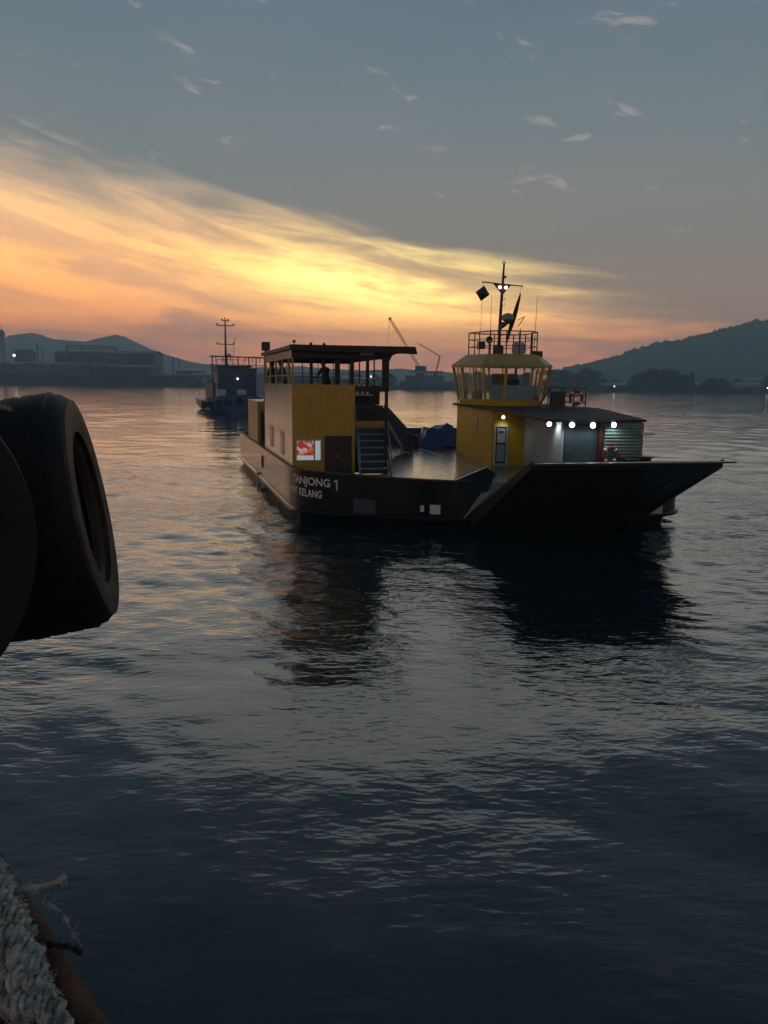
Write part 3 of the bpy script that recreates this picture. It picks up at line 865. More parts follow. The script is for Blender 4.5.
# flood lamps
def flood(u, v, z, e, name='floodlight', mat='flood', parent=ferry, s=1.0, aim=(0, .22, -1)):
    o = MB().box(u - .10 * s, u + .10 * s, v - .03, v + .05, z - .07 * s, z + .07 * s).build(name, M['darksteel'], parent)
    MB().lathe([(.001, .05), (.05 * s, .045), (.075 * s, .02), (.08 * s, 0)], (u, v - .033, z), (0, -1, 0), 12).build('lens', M[mat], o, smooth=True)
    if e:
        ld = bpy.data.lights.new(name + '_light', 'SPOT'); ld.energy = e; ld.color = (.9, 1.0, .95); ld.shadow_soft_size = .06; ld.spot_size = R(150); ld.spot_blend = .8
        lo = bpy.data.objects.new('lamp_light', ld); COL.objects.link(lo); lo.parent = o; lo.location = (u, v - .14, z - .03)
        lo.rotation_euler = Vector(aim).to_track_quat('-Z', 'Y').to_euler()
    return o
flood(1.20, 3.3, 3.46, 8, s=1.1, aim=(.5, -.3, -.9))
flood(1.75, 2.42, 3.48, 9, s=1.2)
flood(2.62, 2.42, 3.46, 9, s=1.3)
flood(3.50, 2.42, 3.48, 9, s=1.2)
flood(.80, 7.24, 3.55, 5, 'door_lamp', 'warmlamp', block, .9, (0, -.35, -1))
tl = MB().tube([(4.75, 2.4, 3.12), (5.18, 2.2, 3.14)], .055, 10).build('side_lamp', M['white'], casing, smooth=True)
# white-framed door with sign
wd = MB().box(.42, 1.06, 7.25, 7.297, 1.43, 3.22).build('cabin_door', M['white'], block)
MB().box(.50, .98, 7.235, 7.247, 1.50, 3.12).build('door_leaf', M['darksteel'], wd)
MB().box(.555, .925, 7.222, 7.232, 2.42, 3.06).build('door_pane', M['white'], wd)
MB().box(.555, .925, 7.222, 7.232, 1.58, 2.34).build('door_panel', M['interior'], wd)
MB().box(.63, .85, 7.212, 7.22, 2.86, 2.94).build('door_sign', M['darksteel'], wd)
MB().tube([(.95, 7.2, 2.35), (.95, 7.2, 2.5)], .015, 6).build('door_handle', M['steel'], wd)
# round emblem on the inboard wall
ce = Vector((wl_(10.1) - .01, 10.1, 3.22)); nx_ = Vector((-1, .09, 0)).normalized()
em = MB().lathe([(.001, .02), (.24, .02), (.26, .012), (.26, 0)], ce, nx_, 28).build('emblem', M['tan'], block, smooth=True)
MB().lathe([(.17, .022), (.23, .022), (.23, .03), (.17, .03)], ce, nx_, 28, closed=True).build('emblem_ring', M['white'], em)
eb = MB()
for k, w in ((.07, .20), (0, .26), (-.07, .16)):
    eb.bar(ce + nx_ * .03 + Vector((.09, 1, 0)).normalized() * (-w / 2) + Vector((0, 0, k)), ce + nx_ * .03 + Vector((.09, 1, 0)).normalized() * (w / 2) + Vector((0, 0, k)), .03, .02)
eb.build('emblem_lines', M['white'], em)

# ---- glazed wheelhouse cabin
LO = [(1.65, 9.4), (3.2, 9.4), (3.85, 10.05), (4.05, 12.3), (3.5, 12.9), (.95, 12.9), (.42, 12.3), (.98, 10.05)]
HI = [(1.60, 9.12), (3.45, 9.12), (4.12, 9.85), (4.34, 12.45), (3.7, 13.15), (.75, 13.15), (.08, 12.45), (.74, 9.85)]
ZB, ZS, ZW, ZR = 3.98, 4.24, 5.80, 6.40
cabin = MB()
mid = [(a[0] + (b[0] - a[0]) * .14, a[1] + (b[1] - a[1]) * .14) for a, b in zip(LO, HI)]
cabin.add([(*p, ZB - .005) for p in LO] + [(*p, ZS) for p in mid], [tuple(range(7, -1, -1)), tuple(range(8, 16))] + [(i, (i + 1) % 8, 8 + (i + 1) % 8, 8 + i) for i in range(8)])
cabin_o = cabin.build('wheelhouse_cabin', M['yellow'], ferry)
ccx, ccy = 2.25, 11.2
RO = [(ccx + (p[0] - ccx) * 1.04, ccy + (p[1] - ccy) * 1.04) for p in HI]
RT = [(ccx + (p[0] - ccx) * .74, ccy + (p[1] - ccy) * .74) for p in HI]
rf = MB()
rf.add([(*p, ZW) for p in RO] + [(*p, ZW + .10) for p in RO] + [(*p, ZR) for p in RT],
       [tuple(range(7, -1, -1)), tuple(range(16, 24))] + [(i, (i + 1) % 8, 8 + (i + 1) % 8, 8 + i) for i in range(8)] + [(8 + i, 8 + (i + 1) % 8, 16 + (i + 1) % 8, 16 + i) for i in range(8)])
roof2 = rf.build('cabin_roof', M['tan'], cabin_o)
hi3 = [(*p, ZW - .003) for p in HI]; lo3 = [(*p, ZS + .003) for p in mid]
for i in range(8):
    MB().bar(lo3[i], hi3[i], .11, .11, (0, 1, 0)).build('window_pillar', M['yellow'] if i in (0, 1, 7, 6) else M['ochre'], cabin_o)
nmul = [1, 1, 3, 2, 4, 2, 3, 1]
for i in range(8):
    j = (i + 1) % 8
    A, B, C_, D = (Vector(x) for x in (lo3[i], lo3[j], hi3[j], hi3[i]))
    nrm = (B - A).cross(D - A).normalized() * .006
    n = nmul[i]
    for k in range(n):
        a, b = k / n + .006, (k + 1) / n - .006
        p = [A.lerp(B, a), A.lerp(B, b), D.lerp(C_, b), D.lerp(C_, a)]
        MB().hexa([x - nrm for x in p] + [x + nrm for x in p]).build('window_pane', M['glass'], cabin_o)
        if k:
            MB().bar(A.lerp(B, k / n), D.lerp(C_, k / n), .05, .05, (0, 1, 0)).build('mullion', M['ochre'], cabin_o)
# inside: console, chair back and rear panels
MB().box(1.3, 3.5, 9.75, 10.15, ZS + .003, 4.95).build('console', M['interior'], cabin_o)
MB().box(2.35, 3.1, 11.2, 11.35, ZS + .003, 5.25).build('helm_chair', M['darksteel'], cabin_o)
for k in range(6):
    t_b = (k + .5) / 6
    pb = Vector((LO[7][0] + .35, LO[7][1] + .2)).lerp(Vector((LO[6][0] + .45, LO[6][1] - .1)), t_b)
    MB().hexa([(pb.x - .03, pb.y - .10, ZS + .02), (pb.x, pb.y - .11, ZS + .02), (pb.x + .06, pb.y + .09, ZS + .02), (pb.x + .03, pb.y + .10, ZS + .02),
               (pb.x - .15, pb.y - .10, ZW - .05), (pb.x - .12, pb.y - .11, ZW - .05), (pb.x - .06, pb.y + .09, ZW - .05), (pb.x - .09, pb.y + .10, ZW - .05)]).build('window_blind', M['white'] if k % 2 else M['interior'], cabin_o)
MB().box(2.2, 3.6, 12.6, 12.75, ZS + .003, 5.5).build('rear_locker', M['interior'], cabin_o)
MB().box(1.2, 1.6, 12.5, 12.7, ZS + .003, 5.6).build('rear_locker', M['interior'], cabin_o)

# ---- rails on the cabin roof, each post its own part
railing = empty('roof_railing', (0, 0, 0), 0, ferry)
RL = [(ccx + (p[0] - ccx) * .70, ccy + (p[1] - ccy) * .70) for p in HI]
for z, r_ in ((7.46, .03), (7.12, .018), (6.78, .018)):
    MB().tube([(*p, z) for p in RL] + [(*RL[0], z)], r_, 6).build('rail', M['redbrown'], railing)
for i in range(8):
    j = (i + 1) % 8
    n = 2 if (Vector(RL[i]) - Vector(RL[j])).length > .9 else 1
    for k in range(n):
        p = Vector(RL[i]).lerp(Vector(RL[j]), k / n)
        MB().tube([(p.x, p.y, ZR - .02), (p.x, p.y, 7.46)], .03, 6).build('post', M['redbrown'], railing)
# roof equipment
MB().lathe([(.001, 0), (.22, .01), (.30, .12), (.30, .50), (.22, .60), (.001, .62)], (2.75, 10.6, ZR - .01), n=16).build('life_raft_canister', M['grey'], roof2, smooth=True)
MB().lathe([(.001, 0), (.2, .01), (.26, .12), (.26, .42), (.18, .50), (.001, .52)], (2.1, 11.6, ZR - .01), n=16).build('life_raft_canister', M['bluegrey'], roof2, smooth=True)
MB().box(.62, .92, 10.2, 10.5, 6.62, 6.96).build('speaker', M['darksteel'], roof2)
MB().box(3.35, 3.85, 10.2, 10.5, 6.3, 6.58).build('equipment_box', M['darksteel'], roof2)
sl = MB().lathe([(.001, -.12), (.10, -.11), (.15, 0), (.16, .13)], (1.05, 10.0, 7.0), (-.4, -.8, .35), 14); sl.tube([(1.05, 10.05, 6.35), (1.05, 10.05, 6.9)], .025, 6)
sl.build('searchlight', M['steel'], roof2, smooth=True)
MB().tube([(3.35, 10.1, 6.4), (3.40, 10.1, 9.1)], [.016, .008], 5).build('whip_aerial', M['darksteel'], roof2)
MB().tube([(1.35, 10.8, 6.4), (1.38, 10.8, 9.2)], [.014, .008], 5).build('whip_aerial', M['darksteel'], roof2)
b_ = MB().tube([(3.0, 11.0, 6.4), (3.0, 11.0, 7.7)], .018, 5); b_.bar((2.85, 11.0, 7.75), (3.15, 11.0, 8.2), .03); b_.bar((2.8, 11.0, 8.05), (3.2, 11.0, 8.25), .03)
b_.build('aerial', M['darksteel'], roof2)
# mast
mx, my = 1.78, 10.7
mast = MB().tube([(mx, my, ZR - .01), (mx + .03, my, 8.2), (mx + .10, my, 10.0), (mx + .12, my, 10.5)], [.09, .075, .06, .04], 10).build('mast', M['redbrown'], ferry, smooth=True)
MB().bar((mx - .95, my, 9.74), (mx + 1.12, my, 9.62), .05).build('yard', M['redbrown'], mast)
MB().add([(mx - .40, my - .03, 9.70), (mx + .50, my - .03, 9.64), (mx + .10, my - .03, 9.18), (mx - .40, my + .03, 9.70), (mx + .50, my + .03, 9.64), (mx + .10, my + .03, 9.18)],
         [(0, 1, 2), (5, 4, 3), (0, 3, 4, 1), (1, 4, 5, 2), (2, 5, 3, 0)]).build('gusset', M['redbrown'], mast)
for u in (mx - .06, mx + .24):
    MB().lathe([(.001, .06), (.05, .05), (.07, 0), (.001, -.02)], (u, my - .06, 9.52), (0, -1, 0), 12).build('mast_lamp', M['navlamp'], mast, smooth=True)
tp = MB().lathe([(.001, 0), (.05, .01), (.055, .14), (.001, .16)], (mx + .12, my, 10.45), n=10)
tp.lathe([(.001, 0), (.11, .01), (.11, .03), (.001, .04)], (mx + .12, my, 10.63), n=10); tp.tube([(mx + .12, my, 10.5), (mx + .12, my, 10.77)], .015, 5)
tp.lathe([(.001, 0), (.06, .01), (.06, .10), (.001, .11)], (mx + .2, my, 9.95), n=10)
tp.build('top_lamp', M['darksteel'], mast, smooth=True)
rdm = MB().lathe([(.001, -.2), (.16, -.19), (.28, -.10), (.30, .02), (.26, .13), (.12, .20), (.001, .22)], (mx + .33, my - .2, 8.12), n=18).build('radar_dome', M['steel'], mast, smooth=True)
MB().add([(mx, my - .25, 7.55), (mx, my - .15, 7.55), (mx + .55, my - .15, 7.95), (mx + .55, my - .25, 7.95), (mx, my - .25, 7.9), (mx, my - .15, 7.9)],
         [(0, 3, 4), (1, 5, 2), (0, 1, 2, 3), (3, 2, 5, 4), (0, 4, 5, 1)]).build('radar_bracket', M['darksteel'], rdm)
for z in (8.7, 8.95, 7.3):
    MB().tube([(mx, my, z), (mx + .22, my, z), (mx + .24, my, z + .12)], .014, 5).build('mast_hook', M['darksteel'], mast)
MB().tube([(mx - .90, my, 9.72), (mx - .98, my - .1, 7.4)], .007, 4).build('halyard', M['darksteel'], mast)
MB().tube([(mx + 1.05, my, 9.62), (mx + .35, my - .1, 6.6)], .007, 4).build('halyard', M['darksteel'], mast)
# furled flag as a pleated hanging cloth (hangs from the yard)
fl = MB(); nfl = 14
for k in range(nfl + 1):
    t = k / nfl
    cx_ = mx + 1.00 - .62 * t; cz = 9.25 - 2.35 * t
    w = .025 + .075 * math.sin(math.pi * min(1, t * 1.05)) ** .8
    for a in range(10):
        an = 2 * math.pi * a / 10
        rr_ = w * (1 + .35 * math.cos(an * 3 + t * 5))
        fl.v.append((cx_ + rr_ * math.cos(an), my + .5 * rr_ * math.sin(an), cz + .03 * math.sin(an * 2)))
for k in range(nfl):
    for a in range(10):
        fl.f.append((k * 10 + a, k * 10 + (a + 1) % 10, (k + 1) * 10 + (a + 1) % 10, (k + 1) * 10 + a))
fl.f.append(tuple(range(10))); fl.f.append(tuple(nfl * 10 + a for a in range(10)))
flag = fl.build('furled_flag', material('flag_cloth', (.09, .03, .03), .85, .5, 4), None, smooth='all')
flag.location = FERRY_O; flag.rotation_euler = (0, 0, FT)
tag(flag, 'dark furled flag hanging from the ferry mast yard', 'flag')
ds = MB().lathe([(.001, .36), (.33, .02), (.33, -.02), (.001, -.36)], (0, 0, 0), n=20).build('day_shape', M['black'], None)
ds.location = ferry_world(mx - .90, my, 9.22)
ds.rotation_euler = (R(4), R(10), 0)
tag(ds, 'black diamond day shape hanging left of the ferry mast', 'day shape')

# ---- boat deck rails, life ring and locker right of the cabin
rail2 = empty('boat_deck_railing', (0, 0, 0), 0, ferry)
rp = [(3.05, 7.6), (3.7, 7.6), (4.35, 7.7), (5.0, 7.8), (5.2, 9.4), (5.4, 11)]
for u, v in rp:
    MB().tube([(u, v, 3.95), (u, v, 4.86)], .03, 6).build('post', M['redbrown'], rail2)
for z in (4.86, 4.5, 4.2):
    MB().tube([(u, v, z) for u, v in rp], .022, 6).build('rail', M['redbrown'], rail2)
MB().tube([(2.7, 7.9, 3.95), (3.15, 7.65, 4.8)], .03, 6).build('brace', M['redbrown'], rail2)
MB().box(2.62, 2.80, 8.0, 8.2, 4.3, 4.5).build('red_box', M['red'], rail2)
rail3 = empty('aft_railing', (0, 0, 0), 0, ferry)
for u, v in ((.82, 13.9), (.95, 14.3), (1.5, 14.4), (2.3, 14.4)):
    MB().tube([(u, v, 3.95), (u, v, 4.9)], .025, 6).build('post', M['redbrown'], rail3)
for z in (4.9, 4.55, 4.25):
    MB().tube([(.82, 13.9, z), (.95, 14.3, z), (1.5, 14.4, z), (2.3, 14.4, z)], .018, 6).build('rail', M['redbrown'], rail3)


def life_ring(loc, ax, label):
    e = MB()
    prof = [(.29 + .075 * math.cos(a), .06 * math.sin(a)) for a in [2 * math.pi * k / 12 for k in range(12)]]
    o = e.lathe(prof, (0, 0, 0), ax, 32, closed=True).build('life_ring', M['red'], None, smooth='all')
    A_ = Vector(ax).normalized(); s = A_.cross(Vector((0, 0, 1))).normalized()
    for k in range(4):
        a = math.pi / 4 + k * math.pi / 2
        d = s * math.cos(a) + Vector((0, 0, 1)) * math.sin(a); tt = -s * math.sin(a) + Vector((0, 0, 1)) * math.cos(a)
        MB().tube([d * .29 - tt * .04, d * .29 + tt * .04], .082, 10).build('band', M['white'], o, smooth=True)
    o.location = loc
    tag(o, label, 'life ring')


fwd = Vector((math.sin(FT), -math.cos(FT), 0))
life_ring(ferry_world(4.42, 7.58, 4.42), fwd, 'red life ring hung on the boat deck rail right of the wheelhouse')
life_ring(ferry_world(3.45, 2.44, 2.30), fwd, 'red life ring by the louvre panel, under the rightmost floodlight')
gb = MB().box(-.30, .30, -.2, .2, 0, .66)
gb_o = gb.build('deck_locker', M['teal'], None); gb_o.location = ferry_world(3.72, 8.05, 3.975); gb_o.rotation_euler = (0, 0, FT)
MB().box(-.33, .33, -.23, .23, .663, .72).build('lid', M['teal'], gb_o)
tag(gb_o, 'dark green deck locker behind the rail beside the life ring', 'locker')
# stack of black deck gear by the casing
wn = empty('winch', ferry_world(4.25, 2.05, 1.4), FT)
tag(wn, 'black mooring winch on deck in front of the louvre panel', 'winch')
for s in (-.62, .55):
    MB().box(s, s + .08, -.22, .22, 0, .82).build('side_frame', M['black'], wn)
MB().lathe([(.001, -.54), (.32, -.53), (.32, -.47), (.15, -.46), (.15, .42), (.32, .43), (.32, .49), (.001, .50)], (0, 0, .55), (1, 0, 0), 18).build('drum', M['black'], wn, smooth=True)
MB().box(-.7, .7, -.26, .26, .823, .88).build('top_frame', M['darksteel'], wn)

# ---- aft end: stern wall, raised stern plate, blue tarpaulin
sw = MB().box(-1.9, -.32, 19.0, 19.15, 1.4, 2.38).add([], []).build('stern_wall', M['bluegrey'], ferry)
MB().box(.06, 5.0, 19.0, 19.15, 1.4, 2.38).build('stern_wall', M['bluegrey'], ferry)
MB().box(-.32, .06, 19.0, 19.15, 1.95, 2.38).build('stern_lintel', M['bluegrey'], ferry)
MB().hexa([(-3.1, 14.4, 2.2), (-2.75, 14.4, 2.2), (-1.55, 13.9, 1.42), (-1.95, 13.9, 1.42), (-3.05, 14.6, 3.7), (-2.72, 14.6, 3.7), (-1.5, 13.9, 2.3), (-1.88, 13.9, 2.3)]).build('stern_ramp_arm', M['bluegrey'], ferry)
MB().tube([(-3.1, 13.8, 3.2), (-2.25, 13.6, 1.75), (-2.2, 13.6, 1.42)], .07, 8).build('arm_stay', M['line'], ferry)
MB().tube([(-4.75, 5.2, 1.42), (-4.7, 5.2, 1.9), (-4.55, 8.5, 2.3)], .03, 6).build('lane_rail', M['red'], ferry)
tarp = MB()
nu, nv = 26, 18
for j in range(nv + 1):
    for i in range(nu + 1):
        a, b = i / nu, j / nv
        u = -1.15 + 2.3 * a; v = -.8 + 1.6 * b
        ex = max(0, abs(u) - .85) / .3; ey = max(0, abs(v) - .55) / .25
        h = 1.15 * (1 - min(1, max(ex, ey)) ** .6)
        h += .07 * math.sin(u * 7 + v * 3) * (h > .1) + .10 * noise.noise(Vector((u * 3, v * 3, 1))) + .12 * math.sin(u * 2.3)
        wob = .07 * math.sin(a * 24) * min(1, max(ex, ey))
        tarp.v.append((u * (1 - .04 * (h > .5)), v + wob, max(.01, h)))
for j in range(nv):
    for i in range(nu):
        a = j * (nu + 1) + i
        tarp.f.append((a, a + 1, a + nu + 2, a + nu + 1))
tarp_o = tarp.build('tarpaulin_cargo', M['blue'], None, smooth='all')
tarp_o.location = ferry_world(.72, 17.2, 1.402); tarp_o.rotation_euler = (0, 0, FT)
tag(tarp_o, 'crumpled blue tarpaulin over cargo at the far end of the ferry deck', 'tarpaulin')
hd = MB().box(-.25, .25, -.2, .2, 0, .65).build('cargo_crate', M['door'], None)
MB().box(-.27, .27, -.22, .22, .653, .70).build('lid', M['roofdark'], hd)
hd.location = ferry_world(-.72, 17.0, 1.402); hd.rotation_euler = (0, 0, FT)
tag(hd, 'small brown crate left of the blue tarpaulin on the ferry deck', 'crate')
for k, (u, v) in enumerate(((3.6, .75),)):
    bo = MB()
    for s in (-.16, .16):
        bo.lathe([(.001, 0), (.07, 0), (.07, .42), (.10, .44), (.10, .50), (.001, .51)], (u + s, v, 1.4), n=12)
    bo.build('mooring_bitts', M['black'], ferry, smooth=True)


# ------------------------------------------------------------------ people
def person(label, loc, rz, J, shirt, cap=None, seated=False):
    """J: joint name -> (x, y, z); figure faces -Y"""
    names = ['pelvis', 'waist', 'chest', 'neck', 'head', 'crown', 'shL', 'elL', 'wrL', 'haL', 'shR', 'elR', 'wrR', 'haR', 'hiL', 'knL', 'anL', 'toL', 'hiR', 'knR', 'anR', 'toR']
    rad = dict(pelvis=.145, waist=.13, chest=.155, neck=.055, head=.085, crown=.075, sh=.07, el=.048, wr=.034, ha=.04, hi=.10, kn=.065, an=.045, to=.04)
    ed = [('pelvis', 'waist'), ('waist', 'chest'), ('chest', 'neck'), ('neck', 'head'), ('head', 'crown')]
    for s in 'LR':
        ed += [('chest', 'sh' + s), ('sh' + s, 'el' + s), ('el' + s, 'wr' + s), ('wr' + s, 'ha' + s), ('pelvis', 'hi' + s), ('hi' + s, 'kn' + s), ('kn' + s, 'an' + s), ('an' + s, 'to' + s)]
    me = bpy.data.meshes.new('person_base')
    me.from_pydata([J[n] for n in names], [(names.index(a), names.index(b)) for a, b in ed], [])
    # five fingers for each hand
    bm_ = bmesh.new(); bm_.from_mesh(me); bm_.verts.ensure_lookup_table()
    rads = [rad.get(n, rad.get(n[:2])) for n in names]
    for s in 'LR':
        h = Vector(J['ha' + s]); w = Vector(J['wr' + s]); d = (h - w).normalized()
        side = d.cross(Vector((0, 0, 1)))
        side = side.normalized() if side.length > .1 else Vector((1, 0, 0))
        bm_.verts.ensure_lookup_table()
        root = bm_.verts[names.index('ha' + s)]
        for k, (o, L) in enumerate(((-.03, .06), (-.01, .075), (.01, .07), (.03, .055))):
            a = bm_.verts.new(h + d * .03 + side * o); b = bm_.verts.new(h + d * (.03 + L) + side * o * 1.15 - Vector((0, 0, .02)))
            bm_.edges.new((root, a)); bm_.edges.new((a, b)); rads += [.011, .008]
        a = bm_.verts.new(h - d * .01 + side * .05 - Vector((0, 0, .01))); bm_.edges.new((root, a)); rads += [.010]
    bm_.to_mesh(me); bm_.free()
    ob = bpy.data.objects.new('person_base', me); COL.objects.link(ob)
    md = ob.modifiers.new('skin', 'SKIN'); md.use_smooth_shade = True
    sk = me.skin_vertices[0].data
    for i, r in enumerate(rads):
        sk[i].radius = (r, r * (.78 if names[i:i + 1] and names[i] in ('pelvis', 'waist', 'chest') else 1.0)); sk[i].use_root = (i == 0)
    sb = ob.modifiers.new('sub', 'SUBSURF'); sb.levels = 2; sb.render_levels = 2
    dg = bpy.context.evaluated_depsgraph_get()
    m = bpy.data.meshes.new_from_object(ob.evaluated_get(dg))
    bpy.data.objects.remove(ob); bpy.data.meshes.remove(me)
    m.materials.clear()
    for k in ('skin', shirt, 'trouser', 'hair'):
        m.materials.append(M[k])
    V = {n: Vector(J[n]) for n in names}

    def segd(p, a, b):
        ab = b - a; t = max(0, min(1, (p - a).dot(ab) / ab.length_squared))
        return (p - a - ab * t).length
    groups = [(0, [('neck', 'head'), ('head', 'crown'), ('elL', 'wrL'), ('wrL', 'haL'), ('elR', 'wrR'), ('wrR', 'haR')]),
              (1, [('waist', 'chest'), ('chest', 'neck'), ('chest', 'shL'), ('chest', 'shR'), ('shL', 'elL'), ('shR', 'elR'), ('pelvis', 'waist')]),
              (2, [('pelvis', 'hiL'), ('pelvis', 'hiR'), ('hiL', 'knL'), ('knL', 'anL'), ('hiR', 'knR'), ('knR', 'anR')]), (3, [('anL', 'toL'), ('anR', 'toR')])]
    for p in m.polygons:
        c = p.center; best = (9, 0)
        for g, segs in groups:
            for a, b in segs:
                d = segd(c, V[a], V[b])
                if d < best[0]: best = (d, g)
        p.material_index = best[1]; p.use_smooth = True
    m.name = 'person'
    o = bpy.data.objects.new('person', m); COL.objects.link(o)
    o.location = loc; o.rotation_euler = (0, 0, rz)
    tag(o, label, 'person')
    hc = (V['head'] + V['crown']) / 2
    fdir = Vector((V['head'].x - V['neck'].x, -1, 0)).normalized() if False else Vector((0, -1, 0))
    hr = MB().lathe([(.001, .155), (.06, .145), (.095, .10), (.105, .03), (.100, -.03), (.096, -.06)], hc - fdir * .012, (0, 0, 1), 16)
    if cap:
        hr.hexa([hc + fdir * .08 + Vector((-.07, 0, .015)), hc + fdir * .08 + Vector((.07, 0, .015)), hc + fdir * .20 + Vector((.05, 0, 0)), hc + fdir * .20 + Vector((-.05, 0, 0)),
                 hc + fdir * .08 + Vector((-.07, 0, .03)), hc + fdir * .08 + Vector((.07, 0, .03)), hc + fdir * .20 + Vector((.05, 0, .012)), hc + fdir * .20 + Vector((-.05, 0, .012))])
    hr.build('cap' if cap else 'hair', M['trouser'] if cap else M['hair'], o, smooth=True)
    fc = MB()
    fc.lathe([(.001, .03), (.012, .02), (.018, -.02), (.001, -.025)], hc + fdir * .098 + Vector((0, 0, -.045)), (0, 0, 1), 8)
    for s in (-1, 1):
        fc.lathe([(.001, .02), (.014, .008), (.018, -.02), (.001, -.03)], hc + Vector((.092 * s, .005, -.03)), (0, 0, 1), 8)
    fc.build('nose_and_ears', M['skin'], o, smooth=True)
    ey = MB()
    for s in (-1, 1):
        ey.lathe([(.001, .008), (.012, .004), (.012, -.004), (.001, -.008)], hc + fdir * .088 + Vector((.034 * s, 0, -.005)), (0, -1, 0), 8)
    ey.bar(hc + fdir * .09 + Vector((-.025, 0, -.085)), hc + fdir * .09 + Vector((.025, 0, -.085)), .012, .008)
    ey.build('eyes_and_mouth', M['hair'], o)
    return o


def stand(lean=0.0, armR=None, armL=None):
    J = dict(pelvis=(0, 0, .90), waist=(0, -.01 - lean * .1, 1.06), chest=(0, -.03 - lean * .4, 1.30), neck=(0, -.04 - lean * .55, 1.46), head=(0, -.06 - lean * .6, 1.56), crown=(0, -.06 - lean * .62, 1.66),
             hiL=(.10, 0, .86), knL=(.11, -.02, .48), anL=(.11, .02, .07), toL=(.12, -.13, .04), hiR=(-.10, 0, .86), knR=(-.11, -.02, .48), anR=(-.11, .02, .07), toR=(-.12, -.13, .04))
    oy = -.03 - lean * .4
    J.update(shL=(.19, oy, 1.38), elL=(.25, oy + .02, 1.11), wrL=(.25, oy - .08, .88), haL=(.25, oy - .10, .81))
    J.update(shR=(-.19, oy, 1.38), elR=(-.25, oy + .02, 1.11), wrR=(-.25, oy - .08, .88), haR=(-.25, oy - .10, .81))
    if armR: J.update(elR=armR[0], wrR=armR[1], haR=armR[2])
    if armL: J.update(elL=armL[0], wrL=armL[1], haL=armL[2])
    return J


def sit():
    J = stand()
    dz = -.42
    for k in ('pelvis', 'waist', 'chest', 'neck', 'head', 'crown', 'shL', 'shR'):
        x, y, z = J[k]; J[k] = (x, y + .05, z + dz)
    for s, e in ((1, 'L'), (-1, 'R')):
        J['hi' + e] = (.10 * s, 0, .46); J['kn' + e] = (.13 * s, -.42, .48); J['an' + e] = (.13 * s, -.44, .08); J['to' + e] = (.14 * s, -.58, .04)
        J['el' + e] = (.25 * s, -.03, .70); J['wr' + e] = (.20 * s, -.25, .60); J['ha' + e] = (.18 * s, -.32, .57)
    return J


# man leaning on the front rail, one arm stretched to the left of the view
J = stand(.22, armL=((.24, -.30, 1.12), (.20, -.52, 1.05), (.19, -.60, 1.03)), armR=((-.25, -.26, 1.13), (-.21, -.50, 1.05), (-.20, -.58, 1.03)))
person('man in a cap leaning on the rail inside the upper passenger deck', ferry_world(-7.40, 4.7, 4.103), FT + R(-62), J, 'shirt', cap=True)
person('passenger in dark clothes nearer the front on the left side of the upper deck', ferry_world(-8.75, 8.3, 4.103), FT + R(-70), stand(.1), 'shirt2')
person('passenger in dark clothes at the rear left corner of the upper deck', ferry_world(-9.0, 10.3, 4.103), FT + R(-30), stand(.25), 'shirt2')


# ------------------------------------------------------------------ blue workboat behind the ferry
tug = empty('workboat', (-24.9, 126, 0), R(20))
tag(tug, 'dark blue workboat with tyre fenders and tall mast behind the ferry', 'workboat')
M['darkwin'] = material('dark_glass', (.02, .025, .03), .2, .2, 1)
M['tugblue'] = material('workboat_blue_paint', (.02, .09, .26), .4, .3, .8)
M['tugdeep'] = material('workboat_house_paint', (.03, .08, .17), .5, .3, .8)
th = MB()
sec = [(-6.5, 1.2, 2.9), (-5.6, 3.0, 2.6), (-3.5, 4.2, 2.2), (0, 4.5, 1.9), (8, 4.5, 1.9), (13, 4.2, 2.1)]
for y, hw, zt in sec:
    for x, z in ((-hw * .55, -.6), (-hw * .9, .3), (-hw, 1.0), (-hw * 1.04, zt), (hw * 1.04, zt), (hw, 1.0), (hw * .9, .3), (hw * .55, -.6)):
        th.v.append((x, y, z))
for k in range(len(sec) - 1):
    for i in range(8):
        j = (i + 1) % 8
        th.f.append((k * 8 + i, k * 8 + j, k * 8 + 8 + j, k * 8 + 8 + i))
th.f.append(tuple(range(8))); th.f.append(tuple(40 + i for i in range(8)))
tugh = th.build('hull', M['tugblue'], tug)
for x, y, z in ((-1.6, -6.4, 1.7), (-2.9, -5.6, 1.5), (-3.9, -4.2, 1.3), (-4.5, -2.5, 1.2), (.2, -6.9, 1.8), (1.8, -6.3, 1.6), (3.1, -5.5, 1.5), (-4.7, -.4, 1.1), (4.3, -3.5, 1.3)):
    n = Vector((x, y + 1.5 if y < -3 else 0, 0)).normalized()
    MB().lathe([(.30, -.16), (.52, -.18), (.58, 0), (.52, .18), (.30, .16), (.27, 0)], (x, y, z), n, 16, closed=True).build('tyre_fender', M['rubber'], tug, smooth=True)
sup = MB().box(-3.2, 3.4, -1.5, 8, 1.9, 4.6).build('deckhouse', M['tugdeep'], tug)
bri = MB().box(-2.2, 2.8, -.5, 5, 4.6, 7.2).build('bridge', M['tugdeep'], tug)
MB().box(-2.6, 3.2, -.9, 5.4, 7.2, 7.4).build('bridge_roof', M['tugdeep'], tug)
for k in range(5):
    MB().box(-1.95 + k * .95, -1.2 + k * .95, -.56, -.503, 5.9, 6.6).build('bridge_window', M['darkwin'], bri)
for k in range(4):
    MB().box(-2.7 + k * 1.5, -2.2 + k * 1.5, -1.56, -1.503, 3.1, 3.6).build('port_light', M['darkwin'], sup)
MB().box(2.9, 4.2, 1, 3, 1.9, 7.0).build('funnel', M['tugblue'], tug)
fm = MB().box(-3.0, -1.6, -4.4, -3.2, 2.0, 3.6).build('deck_winch', M['grey'], tug)
